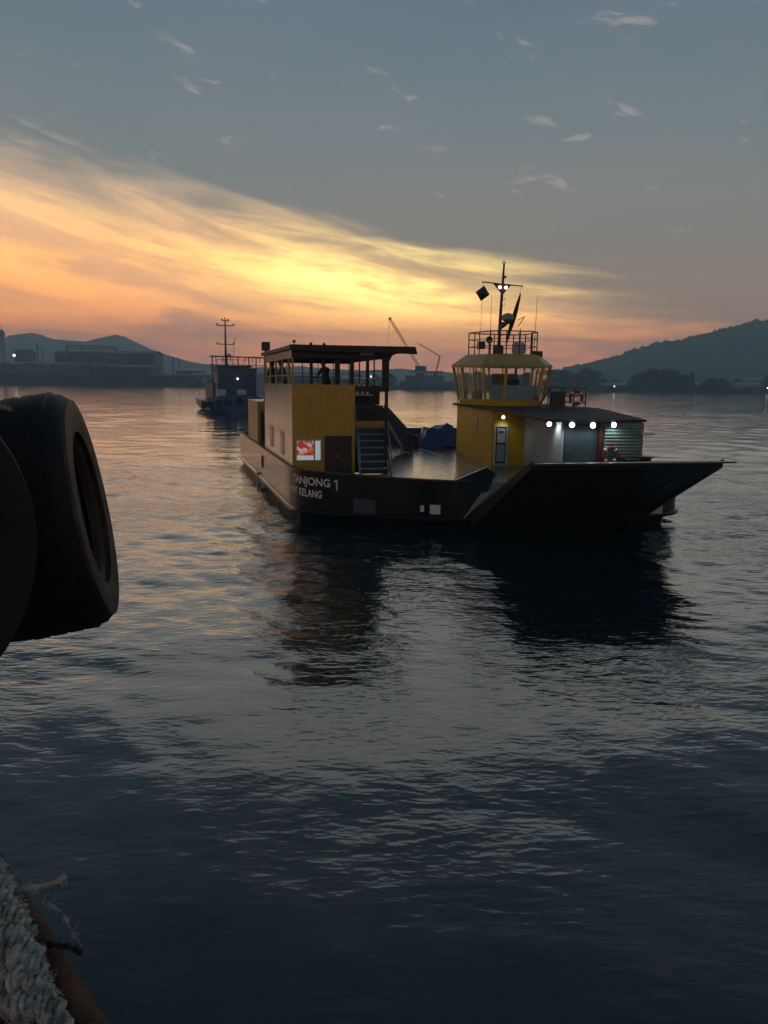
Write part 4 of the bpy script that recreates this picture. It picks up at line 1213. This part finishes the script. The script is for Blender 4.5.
MB().tube([(-2.6, -2.6, 2), (-2.9, -2.6, 6.2)], .12, 6).build('deck_post', M['grey'], tug)
tm = MB().tube([(-.6, 1.5, 7.3), (-.6, 1.5, 15.0)], [.22, .09], 8).build('mast', M['redbrown'], tug)
for z, w in ((13.75, 1.35), (10.8, 1.3), (14.5, .5)):
    MB().bar((-.6 - w, 1.5, z), (-.6 + w, 1.5, z), .14).build('crosstree', M['redbrown'], tm)
    for s in (-1, 1):
        MB().lathe([(.001, 0), (.12, .02), (.12, .3), (.001, .32)], (-.6 + s * w, 1.5, z), n=8).build('lamp', M['darksteel'], tm)
MB().tube([(.4, 1.2, 7.4), (.9, 1.2, 12.0)], .03, 4).build('aerial', M['darksteel'], tm)
MB().lathe([(.001, 0), (.3, .1), (.35, .35), (.001, .6)], (-.1, 1.3, 8.8), n=12).build('radar_dome', M['grey'], tm, smooth=True)
gt = MB().bar((-3.0, 3, 8.9), (6.4, 3, 8.8), .22, .22).build('gantry_beam', M['redbrown'], tug)
MB().bar((-3.0, 3, 7.6), (6.4, 3, 7.5), .10, .10).build('gantry_brace', M['redbrown'], gt)
for x in (-2.6, -.2, 1.6, 3.4, 4.6, 6.0):
    MB().tube([(x, 3, 1.9 if x in (-2.6, 6.0) else 6.6), (x, 3, 8.9)], .10, 6).build('gantry_post', M['redbrown'], gt)
for k in range(7):
    MB().tube([(-2 + k * 1.2, 3.1, 8.8), (-2 + k * 1.2, 3.1, 8.0)], .07, 5).build('hanging_block', M['darksteel'], gt)
for x, z in ((.9, 5.3), ):
    MB().lathe([(.001, .06), (.10, .05), (.12, 0)], (x, -.62, z), (0, -1, 0), 8).build('deck_lamp', M['navlamp'], tug)
MB().box(3.5, 8.5, 9, 13, 2.0, 6.4).build('stern_house', M['grey'], tug)

for k in range(7):
    MB().tube([(-2.4 + k * .85, -1.0, 7.4), (-2.4 + k * .85, -1.0, 8.3)], .04, 5).build('rail_post', M['redbrown'], tug)
MB().tube([(-2.4, -1.0, 8.3), (2.7, -1.0, 8.3)], .05, 5).build('top_rail', M['redbrown'], tug)
for x, y, w_, h_ in ((-1.2, -3.6, 1.1, 1.0), (.4, -3.2, 1.4, 1.7), (2.2, -2.8, 1.0, 1.2)):
    MB().box(x, x + w_, y, y + .9, 1.9, 1.9 + h_).build('deck_gear', M['grey'] if w_ > 1.2 else M['darksteel'], tug)
MB().tube([(1.8, -1.8, 2), (2.6, -2.6, 6.6)], .11, 6).build('deck_boom', M['redbrown'], tug)

sb_ = empty('small_boat', (-274, 555, 0), R(80))
tag(sb_, 'small dark boat below the quay at the left edge', 'boat')
b_ = MB()
for y, hw in ((-7, .5), (-4, 2.0), (3, 2.2), (6, 1.9)):
    b_.v += [(-hw * .6, y, -.4), (-hw, y, 1.8), (hw, y, 1.8), (hw * .6, y, -.4)]
for k in range(3):
    for i in range(4):
        j = (i + 1) % 4
        b_.f.append((k * 4 + i, k * 4 + j, k * 4 + 4 + j, k * 4 + 4 + i))
b_.f += [(0, 1, 2, 3), (12, 13, 14, 15)]
b_.build('hull', M['black'], sb_)
MB().box(-1.4, 1.4, -1, 3.5, 1.8, 3.9).build('cabin', M['darksteel'], sb_)
MB().box(-1.6, 1.6, -1.3, 3.8, 3.9, 4.05).build('roof', M['black'], sb_)


# ------------------------------------------------------------------ shipyard and shore buildings
M['shedblue'] = material('shed_blue_cladding', (.085, .105, .14), .6, .2, .1)
M['shedgrey'] = material('shed_grey_cladding', (.12, .125, .13), .6, .25, .1)
M['shedpale'] = material('pale_cladding', (.30, .31, .32), .6, .2, .2)
M['sheddark'] = material('dark_cladding', (.03, .03, .034), .6, .25, .1)
M['roofpale'] = material('pale_sheet_roof', (.34, .34, .35), .5, .2, .2)
M['darkwin'] = material('dark_glass', (.02, .025, .03), .2, .2, 1)
M['craneyellow'] = material('crane_boom_paint', (.22, .13, .05), .5, .2, .5)


def shed(label, x, y, w, d, h, mat, roofm, doors=0, wins=0, rise=None):
    e = empty('shed', (x, y, 1.6))
    tag(e, label, 'building')
    rise = h * .12 if rise is None else rise
    wl = MB()
    wl.add([(0, 0, 0), (w, 0, 0), (w, d, 0), (0, d, 0), (0, 0, h), (w, 0, h), (w, d, h), (0, d, h), (w, d / 2, h + rise), (0, d / 2, h + rise)],
           [(0, 1, 5, 4), (2, 3, 7, 6), (1, 2, 6, 8, 5), (3, 0, 4, 9, 7)])
    wo_ = wl.build('wall', mat, e)
    MB().add([(-.5, -.6, h - .1), (w + .5, -.6, h - .1), (w + .5, d / 2, h + rise + .15), (-.5, d / 2, h + rise + .15), (-.5, d + .6, h - .1), (w + .5, d + .6, h - .1),
              (-.5, -.6, h + .2), (w + .5, -.6, h + .2), (w + .5, d / 2, h + rise + .45), (-.5, d / 2, h + rise + .45), (-.5, d + .6, h + .2), (w + .5, d + .6, h + .2)],
             [(0, 1, 2, 3), (3, 2, 5, 4), (7, 6, 9, 8), (8, 9, 10, 11), (0, 6, 7, 1), (5, 11, 10, 4), (1, 7, 8, 2), (2, 8, 11, 5), (0, 3, 9, 6), (3, 4, 10, 9)]).build('roof', roofm, e)
    for k in range(doors):
        a = w * (k + .25) / doors; b = w * (k + .75) / doors
        MB().box(a, b, -.15, -.02, 0, h * .6).build('door', M['sheddark'], wo_)
    for k in range(wins):
        a = w * (k + .3) / wins; b = w * (k + .7) / wins
        MB().box(a, b, -.12, -.02, h * .68, h * .84).build('window', M['darkwin'], wo_)
    return e


big = shed('largest blue-grey shipyard shed with a dark gable end', -279, 660, 84, 26, 25, M['shedblue'], M['sheddark'], 4, 10, 2)
MB().box(65.5, 84.05, -.35, -.06, 0, 24.8).build('dark_bay', M['sheddark'], big)
gan = empty('roof_gantry', (-270, 662, 28.2))
tag(gan, 'long dark gantry truss standing on the largest shed', 'gantry')
for z in (4.4, 2.4):
    MB().bar((0, 0, z), (43, 0, z - .6), .7, .7).build('chord', M['sheddark'], gan)
for k in range(8):
    x = k * 6.1
    MB().bar((x, 0, 2.4 - k * .08), (x + 3, 0, 4.3 - k * .08), .4).build('diagonal', M['sheddark'], gan)
for x in (1, 14, 28, 42):
    MB().bar((x, 0, -.5), (x, 0, 3), .8).build('leg', M['sheddark'], gan)
shed('long low grey shed left of the largest shed', -318, 628, 92, 25, 14.5, M['shedgrey'], M['shedgrey'], 6, 12)
shed('dark low shed in front of the largest shed', -238, 622, 52, 22, 13, M['sheddark'], M['shedgrey'], 3, 6)
shed('long dark lean-to along the quay under the sheds', -300, 612, 150, 10, 6.5, M['sheddark'], M['sheddark'], 9, 0)
shed('small pale-roofed shed right of the shipyard', -172, 640, 20, 16, 11, M['shedgrey'], M['roofpale'], 2, 3)
shed('lowest pale-roofed shed at the end of the left quay', -158, 634, 22, 14, 8, M['shedpale'], M['roofpale'], 2, 4)
shed('grey shed behind the blue workboat', -140, 650, 60, 20, 9, M['shedgrey'], M['shedgrey'], 3, 6)
shed('narrow grey block beside the pale tower', -311, 655, 12, 14, 24, M['shedgrey'], M['shedgrey'], 1, 2)
tw = empty('tower', (-315, 645, 1.6)); tag(tw, 'pale slender tower at the left edge of the shore', 'tower')
MB().lathe([(1.9, 0), (1.7, 20), (1.5, 36), (2.3, 37), (2.3, 40), (1.2, 42), (.01, 43)], (0, 0, 0), n=16).build('shaft', M['shedpale'], tw, smooth=True)
MB().tube([(0, 0, 42), (0, 0, 47)], .2, 6).build('finial', M['shedpale'], tw)


def shore_lamp(label, x, y, z, r=.7):
    e = empty('shore_lamp', (x, y, 1.6)); tag(e, label, 'lamp')
    MB().tube([(0, 0, 0), (0, 0, z - 1.6)], .18, 6).build('pole', M['sheddark'], e)
    MB().lathe([(.001, -r), (r * .8, -r * .5), (r, 0), (r * .8, r * .5), (.001, r)], (0, -.3, z - 1.6), n=10).build('lamp_head', M['farlamp'], e, smooth=True)


shore_lamp('bright white lamp near the left edge above the low shed', -303.5, 640, 23.2, 1.1)
shore_lamp('white shore lamp between ferry house and crane', -11.5, 610, 9.6, .6)
shore_lamp('small white lamp on the right shore beyond the life ring', 171, 583, 4.2, .5)
shore_lamp('white lamp among the buildings at the right edge', 284, 580, 4.5, .5)
for k, (x, h) in enumerate(((-288, 31), (-284, 26), (-176, 22), (-171.5, 21))):
    e = empty('chimney', (x, 648, 1.6)); tag(e, ['taller thin chimney left of the largest shed', 'shorter thin chimney left of the largest shed', 'left of two thin flues right of the largest shed', 'right of two thin flues right of the largest shed'][k], 'chimney')
    MB().tube([(0, 0, 0), (0, 0, h)], .45, 8).build('stack', M['sheddark'], e)
    MB().lathe([(.5, 0), (.75, .1), (.75, .8), (.5, .9)], (0, 0, h - .9), n=8).build('cap', M['sheddark'], e)


def lattice(mb, p, q, w, n, t):
    p = Vector(p); q = Vector(q); d = (q - p).normalized(); s = d.cross(Vector((0, 1, 0))).normalized() * w / 2; y = Vector((0, w / 2, 0))
    for a in (s + y, s - y, -s + y, -s - y):
        mb.bar(p + a, q + a, t)
    for k in range(n):
        a, b = p.lerp(q, k / n), p.lerp(q, (k + 1) / n)
        sg = 1 if k % 2 else -1
        mb.bar(a + s * sg + y, b - s * sg + y, t * .7); mb.bar(a + s * sg - y, b - s * sg - y, t * .7)
    return mb


cr = empty('crane', (28, 640, 1.6)); tag(cr, 'tall crane with a lattice boom leaning left and a hanging hook', 'crane')
MB().box(-3, 3, -3, 3, 0, 13).build('base', M['sheddark'], cr)
MB().box(-4, 5, -3, 3, 13.003, 17).build('machinery_house', M['sheddark'], cr)
bo = lattice(MB(), (0, 0, 15), (-25.1, 0, 54.3), 1.5, 16, .42).build('boom', M['craneyellow'], cr)
MB().lathe([(.001, -.5), (1.2, -.5), (1.2, .5), (.001, .5)], (-25.1, 0, 54.3), (0, 1, 0), 12).build('sheave', M['sheddark'], bo)
MB().tube([(-25.6, 0, 54), (-26.3, 0, 21)], .10, 4).build('hoist_cable', M['sheddark'], cr)
MB().box(-26.9, -25.7, -.5, .5, 19, 21).build('hook_block', M['sheddark'], cr)
cr = empty('crane', (41.2, 640, 1.6)); tag(cr, 'small knuckle crane with a thin jib pointing up to the left', 'crane')
MB().box(-2, 2, -2, 2, 0, 13).build('base', M['sheddark'], cr)
MB().bar((0, 0, 13), (2.9, 0, 25.2), 1.1).build('mast', M['craneyellow'], cr)
lattice(MB(), (2.9, 0, 25.2), (-15.2, 0, 35.2), .7, 12, .26).build('jib', M['craneyellow'], cr)
# white accommodation barge under the cranes
ab = empty('work_barge', (11, 596, 0)); tag(ab, 'blue-hulled work barge with white deckhouse under the cranes', 'barge')
MB().box(0, 46, 0, 14, -1, 6.4).build('hull', M['tugblue'], ab)
MB().box(4, 34, 2, 12, 6.403, 10.5).build('deckhouse', M['shedgrey'], ab)
MB().box(7, 33, 2, 12, 12.6, 14.2).build('upper_deck', M['shedpale'], ab)
for k in range(7):
    MB().bar((8 + k * 4, 2.3, 10.5), (8 + k * 4, 2.3, 12.6), .6).build('column', M['shedpale'], ab)
for k in range(8):
    MB().box(5.5 + k * 3.5, 7.5 + k * 3.5, 1.9, 1.98, 8.2, 9.4).build('window', M['darkwin'], ab)
shed('pale low shed left of the work barge seen through the ferry windows', -34, 605, 26, 12, 6, M['shedgrey'], M['roofpale'], 2, 5)
shed('long dark shed left of the cranes, partly behind the ferry roof', -85, 612, 50, 14, 7.5, M['sheddark'], M['shedgrey'], 3, 6)
shed('pale-roofed house left of the broadest tree on the right shore', 166, 596, 17, 10, 3.6, M['shedgrey'], M['roofpale'], 1, 4, 1.6)
shed('second pale-roofed house, close to the broadest tree', 184, 600, 12, 9, 4.2, M['shedgrey'], M['roofpale'], 1, 3, 1.2)
shed('pale house between the dark trees on the right shore', 236, 592, 24, 9, 4.6, M['shedgrey'], M['roofpale'], 2, 5, 1.2)
shed('white house group at the right edge of the shore', 268, 594, 18, 10, 5, M['shedpale'], M['roofpale'], 1, 4, 1.4)
shed('taller pale house at the far right of the shore', 281, 603, 14, 10, 8.5, M['shedpale'], M['roofpale'], 1, 4, 2)
shed('small pale hut behind the wheelhouse rail on the shore', 118, 592, 14, 9, 4, M['shedpale'], M['roofpale'], 1, 3, 1.2)


# ------------------------------------------------------------------ shore trees
M['leaf'] = material('tree_leaves', (.030, .048, .022), .8, .5, .25, spec=.2)
M['bark'] = material('tree_bark', (.05, .04, .03), .9, .3, 1)


def tree_mesh(seed, h, w, nclump, leaf, shape):
    rng = random.Random(seed)
    tr = MB()
    tr.tube([(0, 0, -.3), (.1 * h * .1, 0, h * .25), (rng.uniform(-.03, .03) * h, 0, h * .55), (rng.uniform(-.05, .05) * h, 0, h * .82)], [h * .03, h * .024, h * .016, h * .005], 7)
    cl = []
    for k in range(nclump):
        a = rng.uniform(0, 6.283); rr_ = rng.random() ** .5; zz = rng.random()
        if shape == 'round': env = math.sin(math.pi * (zz * .86 + .10)) ** .6
        elif shape == 'wide': env = (1 - zz ** 2.2) ** .5
        else: env = (1 - zz) ** .7 * .9 + .08
        cl.append(Vector((math.cos(a) * rr_ * w * .5 * env, math.sin(a) * rr_ * w * .4 * env, h * (.16 + .84 * zz * rng.uniform(.9, 1.02)))))
    for c in cl[:max(6, nclump // 5)]:
        z0 = h * rng.uniform(.22, .5)
        tr.tube([(0, 0, z0), tuple(c * .6 + Vector((0, 0, z0 * .45))), tuple(c)], [h * .012, h * .008, h * .003], 5)
    lv = MB()
    for c in cl:
        r = w * rng.uniform(.06, .12)
        for k in range(17):
            d = Vector((rng.gauss(0, 1), rng.gauss(0, 1), rng.gauss(0, .8)))
            p = c + d * r * .62
            n = (d.normalized() + Vector((rng.uniform(-.6, .6), rng.uniform(-.6, .6), rng.uniform(-.2, .8)))).normalized()
            s = n.cross(Vector((rng.random(), rng.random(), rng.random()))).normalized() * leaf * rng.uniform(.6, 1.3)
            t = n.cross(s).normalized() * leaf * rng.uniform(.5, 1.0)
            lv.add([p - s, p + t * .8, p + s, p - t * .8], [(0, 1, 2, 3)])
    ms = []
    for b_, mt in ((tr, 'bark'), (lv, 'leaf')):
        m = bpy.data.meshes.new('tree_mesh'); m.from_pydata(b_.v, [], b_.f); m.materials.append(M[mt]); ms.append(m)
    return ms


kinds = [tree_mesh(1, 14, 16, 95, .62, 'round'), tree_mesh(2, 14, 20, 130, .65, 'wide'), tree_mesh(3, 14, 10, 60, .55, 'tall'), tree_mesh(4, 14, 15, 85, .6, 'round'), tree_mesh(5, 14, 18, 110, .62, 'wide')]
T = []    # x, y, height, width factor, kind
T += [(58, 600, 10, 1.0, 3), (66, 598, 9, 1.2, 0), (75, 602, 10, 1.1, 4), (86, 597, 10.5, 1.3, 1), (97, 600, 11, 1.0, 0), (107, 596, 12, 1.1, 3), (117, 600, 12.5, 1.0, 4), (126, 598, 14.5, 1.1, 0), (136, 596, 13.5, 1.3, 1), (146, 600, 12, 1.1, 3),
      (155, 598, 15.5, 1.2, 0), (163, 602, 13, 1.1, 3), (170, 606, 8, 1.0, 4), (180, 612, 7, 1.2, 1), (195, 598, 12.5, 1.25, 4), (204, 600, 15.5, 1.3, 1), (213, 597, 15.8, 1.25, 0), (222, 600, 14.5, 1.3, 4), (230, 598, 11.5, 1.2, 3), (237, 604, 14.5, .9, 2),
      (245, 588, 9, 1.5, 1), (254, 590, 9, 1.4, 4), (264, 604, 7, 1.2, 0), (275, 608, 9, 1.1, 3), (297, 604, 12, 1.2, 0), (310, 600, 13, 1.2, 1),
      (-130, 640, 8, 1.3, 4), (-112, 636, 9, 1.2, 1), (-95, 640, 8, 1.3, 0), (-60, 625, 9, 1.2, 3), (-22, 622, 10, 1.1, 0), (-8, 618, 9, 1.2, 4), (3, 620, 10, 1.1, 3), (64, 612, 11, 1.2, 1)]
ordn = ['first', 'second', 'third', 'fourth', 'fifth', 'sixth', 'seventh', 'eighth', 'ninth', 'tenth', 'eleventh', 'twelfth', 'thirteenth', 'fourteenth', 'fifteenth', 'sixteenth', 'seventeenth', 'eighteenth', 'nineteenth', 'twentieth',
        'twenty-first', 'twenty-second', 'twenty-third', 'twenty-fourth', 'twenty-fifth', 'twenty-sixth', 'twenty-seventh', 'twenty-eighth', 'twenty-ninth', 'thirtieth', 'thirty-first', 'thirty-second', 'thirty-third', 'thirty-fourth']
order = sorted(range(len(T)), key=lambda i: T[i][0])
kn = ['rounded', 'broad-crowned', 'narrow pointed', 'rounded', 'broad-crowned']
for rank, i in enumerate(order):
    x, y, h, wf, k = T[i]
    e = empty('shore_tree', (x, y, 1.5), random.uniform(0, 6.28))
    s = h / 14; e.scale = (s * wf, s * wf, s)
    tag(e, '%s dark tree on the far shore, %s tree counted from the left' % (kn[k], ordn[rank]), 'tree', 'trees along the far shore')
    link('trunk', kinds[k][0], e); link('crown', kinds[k][1], e)
# low scrub along the waterline reads as one mass
rng = random.Random(11); sc = MB()
for k in range(5200):
    x = rng.uniform(40, 420) if k % 4 else rng.uniform(-130, 40); y = 594 + rng.uniform(0, 12) - max(0, x) * .055 + (22 if x < -60 else 0)
    z = 1.6 + rng.random() ** 1.5 * (2.6 + 1.6 * noise.noise(Vector((x * .06, 0, 0))))
    a = rng.uniform(0, 6.28); s = rng.uniform(.35, .8)
    d = Vector((math.cos(a), math.sin(a) * .5, rng.uniform(-.4, .4))) * s; t = Vector((0, rng.uniform(-.3, .3), 1)) * s * .8
    p = Vector((x, y, z)); sc.add([p - d, p + t, p + d, p - t], [(0, 1, 2, 3)])
m = bpy.data.meshes.new('scrub'); m.from_pydata(sc.v, [], sc.f); m.materials.append(M['leaf'])
tag(link('shore_scrub', m), 'low dark scrub along the far waterline', 'scrub', kind='stuff')


# ------------------------------------------------------------------ foreground: tyre-fendered dolphin and jetty corner
dol = MB().lathe([(.001, -1.5), (1.6, -1.5), (1.6, 5.3), (1.5, 5.4), (.001, 5.4)], (-4.0, 3.9, 0), n=36).build('mooring_dolphin', M['darksteel'], None, smooth=True)
tag(dol, 'dark round mooring dolphin carrying the tyre fenders', 'dolphin')


def tyre(label, c, n, R0, w, rin, seed, side='rubber_worn'):
    n = Vector(n).normalized()
    e = empty('tyre_fender', c); tag(e, label, 'tyre')
    prof = [(rin, -w * .30), (rin + .02, -w * .42), (R0 * .74, -w * .50), (R0 * .93, -w * .485), (R0 * .985, -w * .42), (R0, -w * .30), (R0 * 1.004, 0), (R0, w * .30), (R0 * .985, w * .42), (R0 * .93, w * .485)]
    body = MB().lathe(prof + [(R0 * .88, w * .47), (R0 * .84, w * .40), (rin * .98 + .01, w * .30), (rin * .98 - .01, 0)], (0, 0, 0), n, 72, closed=True).build('carcass', M['rubber'], e, smooth=True)
    MB().lathe([(R0 * .945, w * .462), (R0 * .93, w * .50), (R0 * .80, w * .515), (R0 * .66, w * .49), (rin + .035, w * .44), (rin + .005, w * .40), (rin + .0, w * .33), (R0 * .7, w * .40)], (0, 0, 0), n, 72, closed=True).build('sidewall', M[side], e, smooth=True)
    for h_ in (-.20, -.05, .10, .24):
        MB().lathe([(R0 * .99, w * h_), (R0 * 1.012, w * (h_ + .01)), (R0 * 1.014, w * (h_ + .10)), (R0 * .99, w * (h_ + .11))], (0, 0, 0), n, 72, closed=True).build('tread_rib', M['rubber'], e, smooth=True)
    return e


t1 = tyre('large worn tyre fender facing right over the water', (-1.99, 4.36, 4.21), (.955, .245, .16), .68, .62, .42, 1)
t2 = tyre('nearer tyre fender cut off by the left edge', (-2.16, 3.02, 4.31), (.90, -.41, .10), .735, .55, .40, 2, 'rubber')


def rope(name, pts, r, strands, twist, mat, label=None, fray=0, parent=None, hair=.05):
    P_ = catmull([Vector(p) for p in pts], 26)
    e = empty(name, P_[0]); o = P_[0].copy()
    if label: tag(e, label, 'rope')
    if parent: e.parent = parent
    fr = []
    prev = None
    for i, p in enumerate(P_):
        d = (P_[min(i + 1, len(P_) - 1)] - P_[max(i - 1, 0)]).normalized()
        s = d.cross(Vector((0, 0, 1))).normalized() if prev is None else (prev - d * prev.dot(d)).normalized()
        prev = s; fr.append((p - o, s, s.cross(d), d))
    L = 0; arc_ = [0]
    for i in range(1, len(P_)):
        L += (P_[i] - P_[i - 1]).length; arc_.append(L)
    for k in range(strands):
        pts_ = []
        rs = []
        for i, (p, s, t, d) in enumerate(fr):
            a = arc_[i] * twist + 2 * math.pi * k / strands
            wob = 1 + .22 * noise.noise(Vector((arc_[i] * 14, k * 3.1, 0)))
            pts_.append(p + (s * math.cos(a) + t * math.sin(a)) * r * .55 * wob); rs.append(r * .56 * (1 + .22 * noise.noise(Vector((arc_[i] * 22, k, 5)))))
        sb2 = MB().tube(pts_, [x * .82 for x in rs], 8)
        ny_ = 9 if r > .03 else 4
        for y in range(ny_):
            yp = []
            for i, (p, s, t, d) in enumerate(fr):
                a2 = -arc_[i] * twist * 2.1 + 2 * math.pi * y / ny_ + .5 * noise.noise(Vector((arc_[i] * 9, y * 1.7, k)))
                jt = 1 + .55 * noise.noise(Vector((arc_[i] * 30, y * 2.3, k * 4.1)))
                yp.append(pts_[i] + (s * math.cos(a2) + t * math.sin(a2)) * rs[i] * .86 * jt)
            sb2.tube(yp, [r * (.15 if ny_ == 9 else .3) * (1 + .5 * noise.noise(Vector((a_ * 25, y * 3.3, k * 2.2)))) for a_ in arc_], 5)
        sb2.build('strand', mat, e, smooth='all')
    if fray:
        rg = random.Random(fray * 7 + strands); f_ = MB()
        for k in range(fray):
            i = rg.randrange(len(fr)); p, s, t, d = fr[i]
            a = rg.uniform(0, 6.283); n = s * math.cos(a) + t * math.sin(a)
            q0 = p + n * r * 1.0
            dr = (n * .45 + d * rg.uniform(-1.2, 1.2) + Vector((rg.uniform(-.5, .5), rg.uniform(-.5, .5), rg.uniform(-.5, .3)))).normalized()
            l = rg.uniform(.3, 1.3) * hair
            q1 = q0 + dr * l * .5; q2 = q1 + (dr + Vector((rg.uniform(-.9, .9), rg.uniform(-.9, .9), rg.uniform(-1.0, .4)))).normalized() * l * .5
            f_.tube([q0 - n * r * .1, q1, q2], [.0019, .0014, .0007], 3)
        fo = f_.build('frayed_fibres', mat, e); fo['kind'] = 'stuff'
    return e


rope('hanging_rope', [(-2.75, 4.2, 5.40), (-2.4, 4.16, 4.98), (-2.18, 4.12, 4.865), (-2.02, 4.09, 4.845), (-1.94, 4.06, 4.80), (-1.90, 4.0, 4.74)], .012, 3, 90, M['rope'], 'thin pale rope lying over the top of the large tyre', 160, hair=.04)
rope('hanging_rope', [(-2.75, 3.4, 5.38), (-2.3, 3.15, 5.06), (-1.98, 2.97, 4.98), (-1.86, 2.92, 4.80), (-1.83, 2.90, 4.5), (-1.86, 2.86, 4.1)], .016, 3, 80, M['rope_dark'], 'thin dark rope hanging over the nearer tyre at the left edge', 200, hair=.05)

# jetty corner under the camera
ed0, ed1 = Vector((-1.42, 2.47)), Vector((1.6, -.98))
ev = (ed1 - ed0).normalized(); en = Vector((-ev.y, ev.x))       # en points outward (to the water)
if en.dot(Vector((1, 1))) < 0: en = -en
jp = [tuple(ed0 - en * .06), tuple(ed1 - en * .06), (1.0, -4.0), (-5.0, -4.0), (-5.0, .6), (-2.6, 1.5)]
jet = MB().prism(jp[::-1], 2.9, 3.28).build('jetty', M['darktimber'], None)
tag(jet, 'dark jetty deck at the lower left corner', 'jetty')
for x, y in ((-1.5, 1.6), (.6, -.9), (-3.5, -.5), (-1.5, -2.5)):
    MB().tube([(x, y, -2), (x, y, 2.897)], .22, 12).build('pile', M['darktimber'], jet)
pipe = MB().tube([(*(ed0 + ev * t), 3.40) for t in (0, .8, 1.6, 2.4, 3.6, 4.4)], .045, 14).build('edge_pipe', M['rust'], None, smooth=True)
tag(pipe, 'rusty pipe along the jetty edge under the rope', 'pipe')
for t in (.35, 1.9, 3.5):
    p = ed0 + ev * t
    MB().tube([(*p, 3.2), (*p, 3.39)], .025, 8).build('pipe_foot', M['rust'], pipe)
q = lambda t, o, z: (*(ed0 + ev * t + en * o), z)
rope('mooring_rope', [(-1.385, 2.40, 3.42), (-1.285, 2.25, 3.45), (-1.135, 2.055, 3.46), (-1.01, 1.888, 3.46), (-.895, 1.735, 3.44), (-.815, 1.64, 3.42), (-.705, 1.50, 3.38), (-.525, 1.28, 3.34)], .056, 4, 17, M['rope'], 'thick frayed grey mooring rope lying over the rusty pipe', 1500, hair=.026)
rope('mooring_rope', [(-1.17, 2.15, 3.47), (-1.13, 2.06, 3.46), (-1.09, 1.95, 3.43), (-1.05, 1.82, 3.39), (-1.01, 1.70, 3.36), (-.95, 1.50, 3.34)], .036, 4, 24, M['rope'], 'second grey rope branching left from the thick frayed rope', 800, hair=.024)
rope('rope_end', [(-1.10, 2.07, 3.49), (-1.05, 2.075, 3.50), (-1.01, 2.08, 3.50), (-.975, 2.095, 3.505), (-.955, 2.12, 3.51)], .007, 3, 160, M['rope'], 'stiff frayed rope end sticking out over the water', 70, hair=.02)
rope('rope_yarn', [(-1.02, 2.0, 3.48), (-.965, 2.02, 3.485), (-.905, 1.985, 3.475), (-.86, 1.925, 3.45)], .003, 2, 150, M['rope'], 'thin pale yarn curling off the thick rope', 25, hair=.04)
rope('rope_tuft', [(-.92, 1.89, 3.46), (-.855, 1.88, 3.465), (-.81, 1.86, 3.46)], .006, 2, 130, M['rope_dark'], 'short dark tuft poking from the thick rope above the pipe', 60, hair=.02)

# ------------------------------------------------------------------ haze over the harbour
hz = MB().box(-2580, 2580, -440, 2950, -3.2, 172).build('haze', M['white'], None)
hm = bpy.data.materials.new('haze_air'); hm.use_nodes = True
ht = hm.node_tree; ht.nodes.clear()
pv = ht.nodes.new('ShaderNodeVolumePrincipled')
pv.inputs['Color'].default_value = (.50, .80, 1.0, 1)
pv.inputs['Density'].default_value = 0.00068
pv.inputs['Anisotropy'].default_value = 0.25
oo = ht.nodes.new('ShaderNodeOutputMaterial'); ht.links.new(pv.outputs[0], oo.inputs['Volume'])
hz.data.materials.clear(); hz.data.materials.append(hm)
tag(hz, 'thin blue evening haze over the harbour', kind='stuff')
